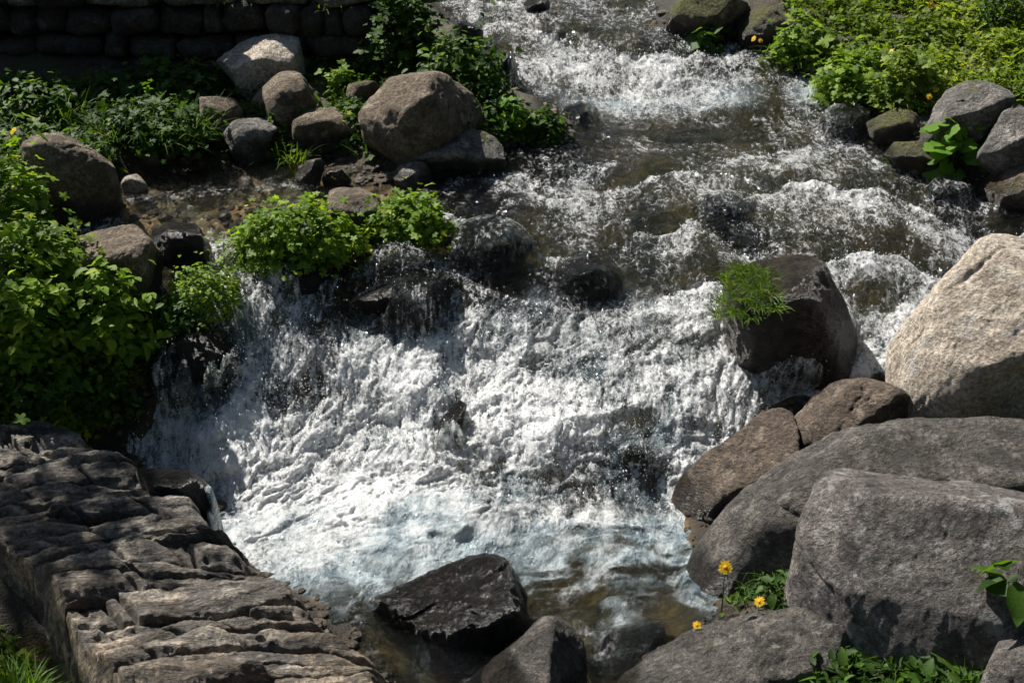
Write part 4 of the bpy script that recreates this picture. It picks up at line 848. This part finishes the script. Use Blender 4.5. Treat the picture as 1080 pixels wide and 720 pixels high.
# ------------------------------------------------------------------ yellow flowers
def flower(label, px, py, r, h, Y=None, seed=0, up=.4):
    g = np.random.default_rng(seed+900)
    p = hit(px, py, lambda x, y: np.maximum(ground(x, y, False), level(x, y))+h) if Y is None else at(px, py, Y)
    root = empty('yellow_flower', p-[0, 0, h], label, 'flower', 'yellow flowers')
    face = unit(np.array([-.15+g.normal()*.45, -.5+g.normal()*.3, .8])); x = unit(np.cross(face, [0, 0, 1.])); y = np.cross(face, x)
    V = []; F = []
    for ring, (n, rr, zt_) in enumerate(((16, 1., .10), (12, .66, .24))):
        for k in range(n):
            a = 2*math.pi*(k+.5*ring)/n+g.normal()*.07; d = np.cos(a)*x+np.sin(a)*y; s = np.cross(face, d); l = r*rr*g.uniform(.85, 1.1); nb = len(V)
            for u, w_ in ((.1, .06), (.5, .17), (.9, .13), (1.0, .03)):
                for sg in (-1, 1): V.append(d*l*u+s*sg*w_*l*.95+face*(zt_*r*u*(1.3-u)+.02*r*g.normal()))
            F += [(nb+2*i, nb+2*i+1, nb+2*i+3, nb+2*i+2) for i in range(3)]
    hp = np.array([0, 0, h])
    link('petals', mesh('petals', np.array(V)+hp, np.array(F)), PETAL, root)
    v, f = ICO[3]; dv = (v[:, [0]]*x+v[:, [1]]*y)*r*.3+v[:, [2]]*face*r*.13+face*r*.12
    link('disc', mesh('disc', dv+hp, f), DISC, root)
    Vs, Fs, _ = ribbons(np.array([[0, 0, -.02]]*2), np.array([hp]*2), np.array([.003, .003]), 0., 4, np.array([[1, 0, 0.], [0, 1, 0.]]))
    link('stem', mesh('stem', Vs, Fs), STEMM, root)
for i, a in enumerate([
 ('yellow flower in the grass at the left foot of the long grey slab', 765, 598, .0155, .10, 2.50), ('yellow flower in the grass close to the largest foreground boulder', 801, 634, .012, .08, 2.47),
 ('small yellow flower just above the craggy rock at the bottom edge', 735, 659, .010, .06, 2.44), ('yellow flower cut by the bottom edge beside the nettle', 1005, 716, .016, .07, 2.24),
 ('orange yellow flower among leaves at the left edge above the squared boulder', 14, 138, .013, .12), ('yellow flower at the extreme left edge beside the squared boulder', 3, 187, .013, .10),
 ('orange flower head on the broad leaved plant over the left cascade', 115, 320, .013, .13), ('tiny orange flower beside the straggly cushion in the cascade', 148, 337, .008, .06),
 ('largest yellow flower on the wide leafy plant of the right shore', 895, 72, .017, .11), ('upper of two yellow flowers beside the long flat rock', 987, 95, .012, .08),
 ('lower of two yellow flowers beside the long flat rock', 980, 102, .011, .07), ('lone yellow flower high in the meadow at the top edge', 982, 5, .013, .06),
 ('orange flower on the plant below the mossed boulder', 740, 22, .010, .07), ('left yellow flower in front of the dark brown rock', 795, 41, .011, .05), ('right yellow flower in front of the dark brown rock', 802, 43, .009, .05),
 ('faint yellow flower on the leaves left of the lone meadow flower', 940, 54, .008, .07)]):
    flower(*a[:5], Y=a[5] if len(a) > 5 else None, seed=i)

# ------------------------------------------------------------------ loose pebbles along the water's edge and on the floor of the side pool
def pebbles():
    g = np.random.default_rng(77); p = np.c_[g.uniform(-1.9, 1.9, 60000), g.uniform(2.1, 5.3, 60000)]; s = sdist(p[:, 0], p[:, 1])
    sp = ((p[:, None]-SIDEPOOL[None])**2).sum(-1).min(1) < .012
    p = p[((s > -.035) & (s < .07)) | sp]; p = p[g.permutation(len(p))[:2600]]; z = ground(p[:, 0], p[:, 1]); v, f = ICO[1]; n = len(p)
    r = np.clip(g.lognormal(math.log(.0065), .5, n), .003, .022); sc_ = r[:, None]*g.uniform(.6, 1.35, (n, 3))*[1, 1, .7]
    bm = bmesh.new(); bmesh.ops.create_icosphere(bm, subdivisions=2, radius=1); v = np.array([x.co[:] for x in bm.verts]); f = np.array([[a.index for a in q.verts] for q in bm.faces]); bm.free()
    a = g.uniform(0, 6.28, n); V = v[None]*sc_[:, None]*(1+.25*g.normal(size=(n, len(v), 1))*.35); x = V[..., 0]*np.cos(a)[:, None]-V[..., 1]*np.sin(a)[:, None]; y = V[..., 0]*np.sin(a)[:, None]+V[..., 1]*np.cos(a)[:, None]
    V = np.stack([x, y, V[..., 2]], -1)+np.c_[p, z+r*.15][:, None]; V = V.reshape(-1, 3); F = (f[None]+np.arange(n)[:, None, None]*len(v)).reshape(-1, 3)
    wet = sstep(.03, .0, V[:, 2]-level(V[:, 0], V[:, 1]))
    tag(link('gravel', mesh('gravel', V, F, True, {'wet': np.maximum(wet*.7, (np.abs(V[:, 0]-.45) < .5)*(V[:, 1] < 3.2)*.8), 'moss': 0*wet}), M_BROWN), 'small brown pebbles strewn along the water edge and pool floor', 'gravel', kind='stuff')
pebbles()
# ------------------------------------------------------------------ unseen trees added round the stream to cut skylight, darken reflections and shade the weir
def tree(label, x, y, H, crown, seed, n=2600, size=.16, lowest=.25, blob=None, name='added_shade_tree', cat='tree', leanto=None, group=None):
    g = np.random.default_rng(seed+50); z0 = ground(np.array([x]), np.array([y]))[0]-.1; root = empty(name, (x, y, z0), label, cat, group)
    top = np.array([0, 0, H]) if leanto is None else np.array(leanto)-[x, y, z0]
    def tube(A, B, r0, r1, seg=9, sides=9, bow=.05):
        u = np.linspace(0, 1, seg); ax = unit((B-A)[None])[0]; s1 = unit(np.cross(ax, [.3, .9, .2])[None])[0]; s2 = np.cross(ax, s1); L_ = np.linalg.norm(B-A)
        ct = A+(B-A)*u[:, None]+s1*(np.sin(u*3.1)*bow*L_)[:, None]+s2*(np.sin(u*5.)*bow*.4*L_)[:, None]; r = r0+(r1-r0)*u
        th = np.linspace(0, 2*math.pi, sides, endpoint=False)
        V = ct[:, None]+(np.cos(th)[None, :, None]*s1+np.sin(th)[None, :, None]*s2)*r[:, None, None]
        i = np.arange(seg*sides).reshape(seg, sides); j = np.roll(i, -1, 1)
        return V.reshape(-1, 3), np.stack([i[:-1], j[:-1], j[1:], i[1:]], -1).reshape(-1, 4), ct
    V, F, ct = tube(np.zeros(3), top*.95, .022*H+.03, .012, 14); VV = [V]; FF = [F]; nb = len(V); tips = []
    for k in range(22):
        s = g.uniform(lowest, .95); A = ct[int(s*13)]; d = unit(np.array([[g.normal(), g.normal(), .35]]))[0]; B = A+d*crown*g.uniform(.5, 1.)*(1.15-.6*s)
        v, f, c = tube(A, B, .008*H*(1.1-s)+.006, .004, 7, 6, .08); VV.append(v); FF.append(f+nb); nb += len(v); tips.append(c[2:])
    link('trunk', mesh('trunk', np.vstack(VV), np.vstack(FF)), TWIGM, root)
    tp = np.vstack(tips); q = tp[g.integers(0, len(tp), n)]+g.normal(size=(n, 3))*crown*.16
    if blob is not None:
        dd = unit(g.normal(size=(n, 3)))*g.random((n, 1))**.4; q = np.array(blob[0])-[x, y, z0]+dd*np.array(blob[1])*(1+.5*fbm(dd*2+seed, 2))[:, None]
    nr = unit(g.normal(size=(n, 3))*.6+[0, 0, .7]); tip = unit(g.normal(size=(n, 3))); tip -= nr*(tip*nr).sum(1, keepdims=True)
    V, F, k = leaves(q, tip, nr, size*g.lognormal(0, .25, n), 'oval')
    link('crown', mesh('crown', V, F, True, {'tint': np.repeat(np.clip(g.normal(.4, .2, n), 0, 1), k)}), L_DEEP, root)
for i, (x, y, H, cr, lb) in enumerate([(4.2,7.5,5.5,1.7,'unseen tall alder added beyond the right meadow to dim the sky'), (1.9,11.5,6.5,2.0,'unseen alder added upstream behind the rapids to dim the sky'), (-2.2,12.,6.,2.0,'unseen alder added upstream on the left bank to dim the sky'), 
   (6.2,3.,6.,2.0,'unseen alder added on the right bank away from the stream to dim the sky'), (5.2,-1.,6.,2.0,'unseen alder added downstream on the right bank to dim the sky'), (2.5,-3.5,6.5,2.2,'unseen alder added downstream right of the stream to dim the sky'), (-1.2,-4.2,6.5,2.2,'unseen alder added downstream left of the stream to dim the sky'), (-4.5,-2.,6.,2.0,'unseen alder added downstream on the left bank to dim the sky')]):
    tree(lb, x, y, H, cr, i, 4200, .26)
tree('unseen slender alder added behind the stone wall to shade the weir', -3.9, 6.6, 3.4, .4, 77, 420, .07, .85, blob=((-2.72, 4.36, 2.75), (.42, .34, .25)), leanto=(-2.6, 4.5, 2.85))  # added out of view; the leaf blob hangs where it shades the upper weir
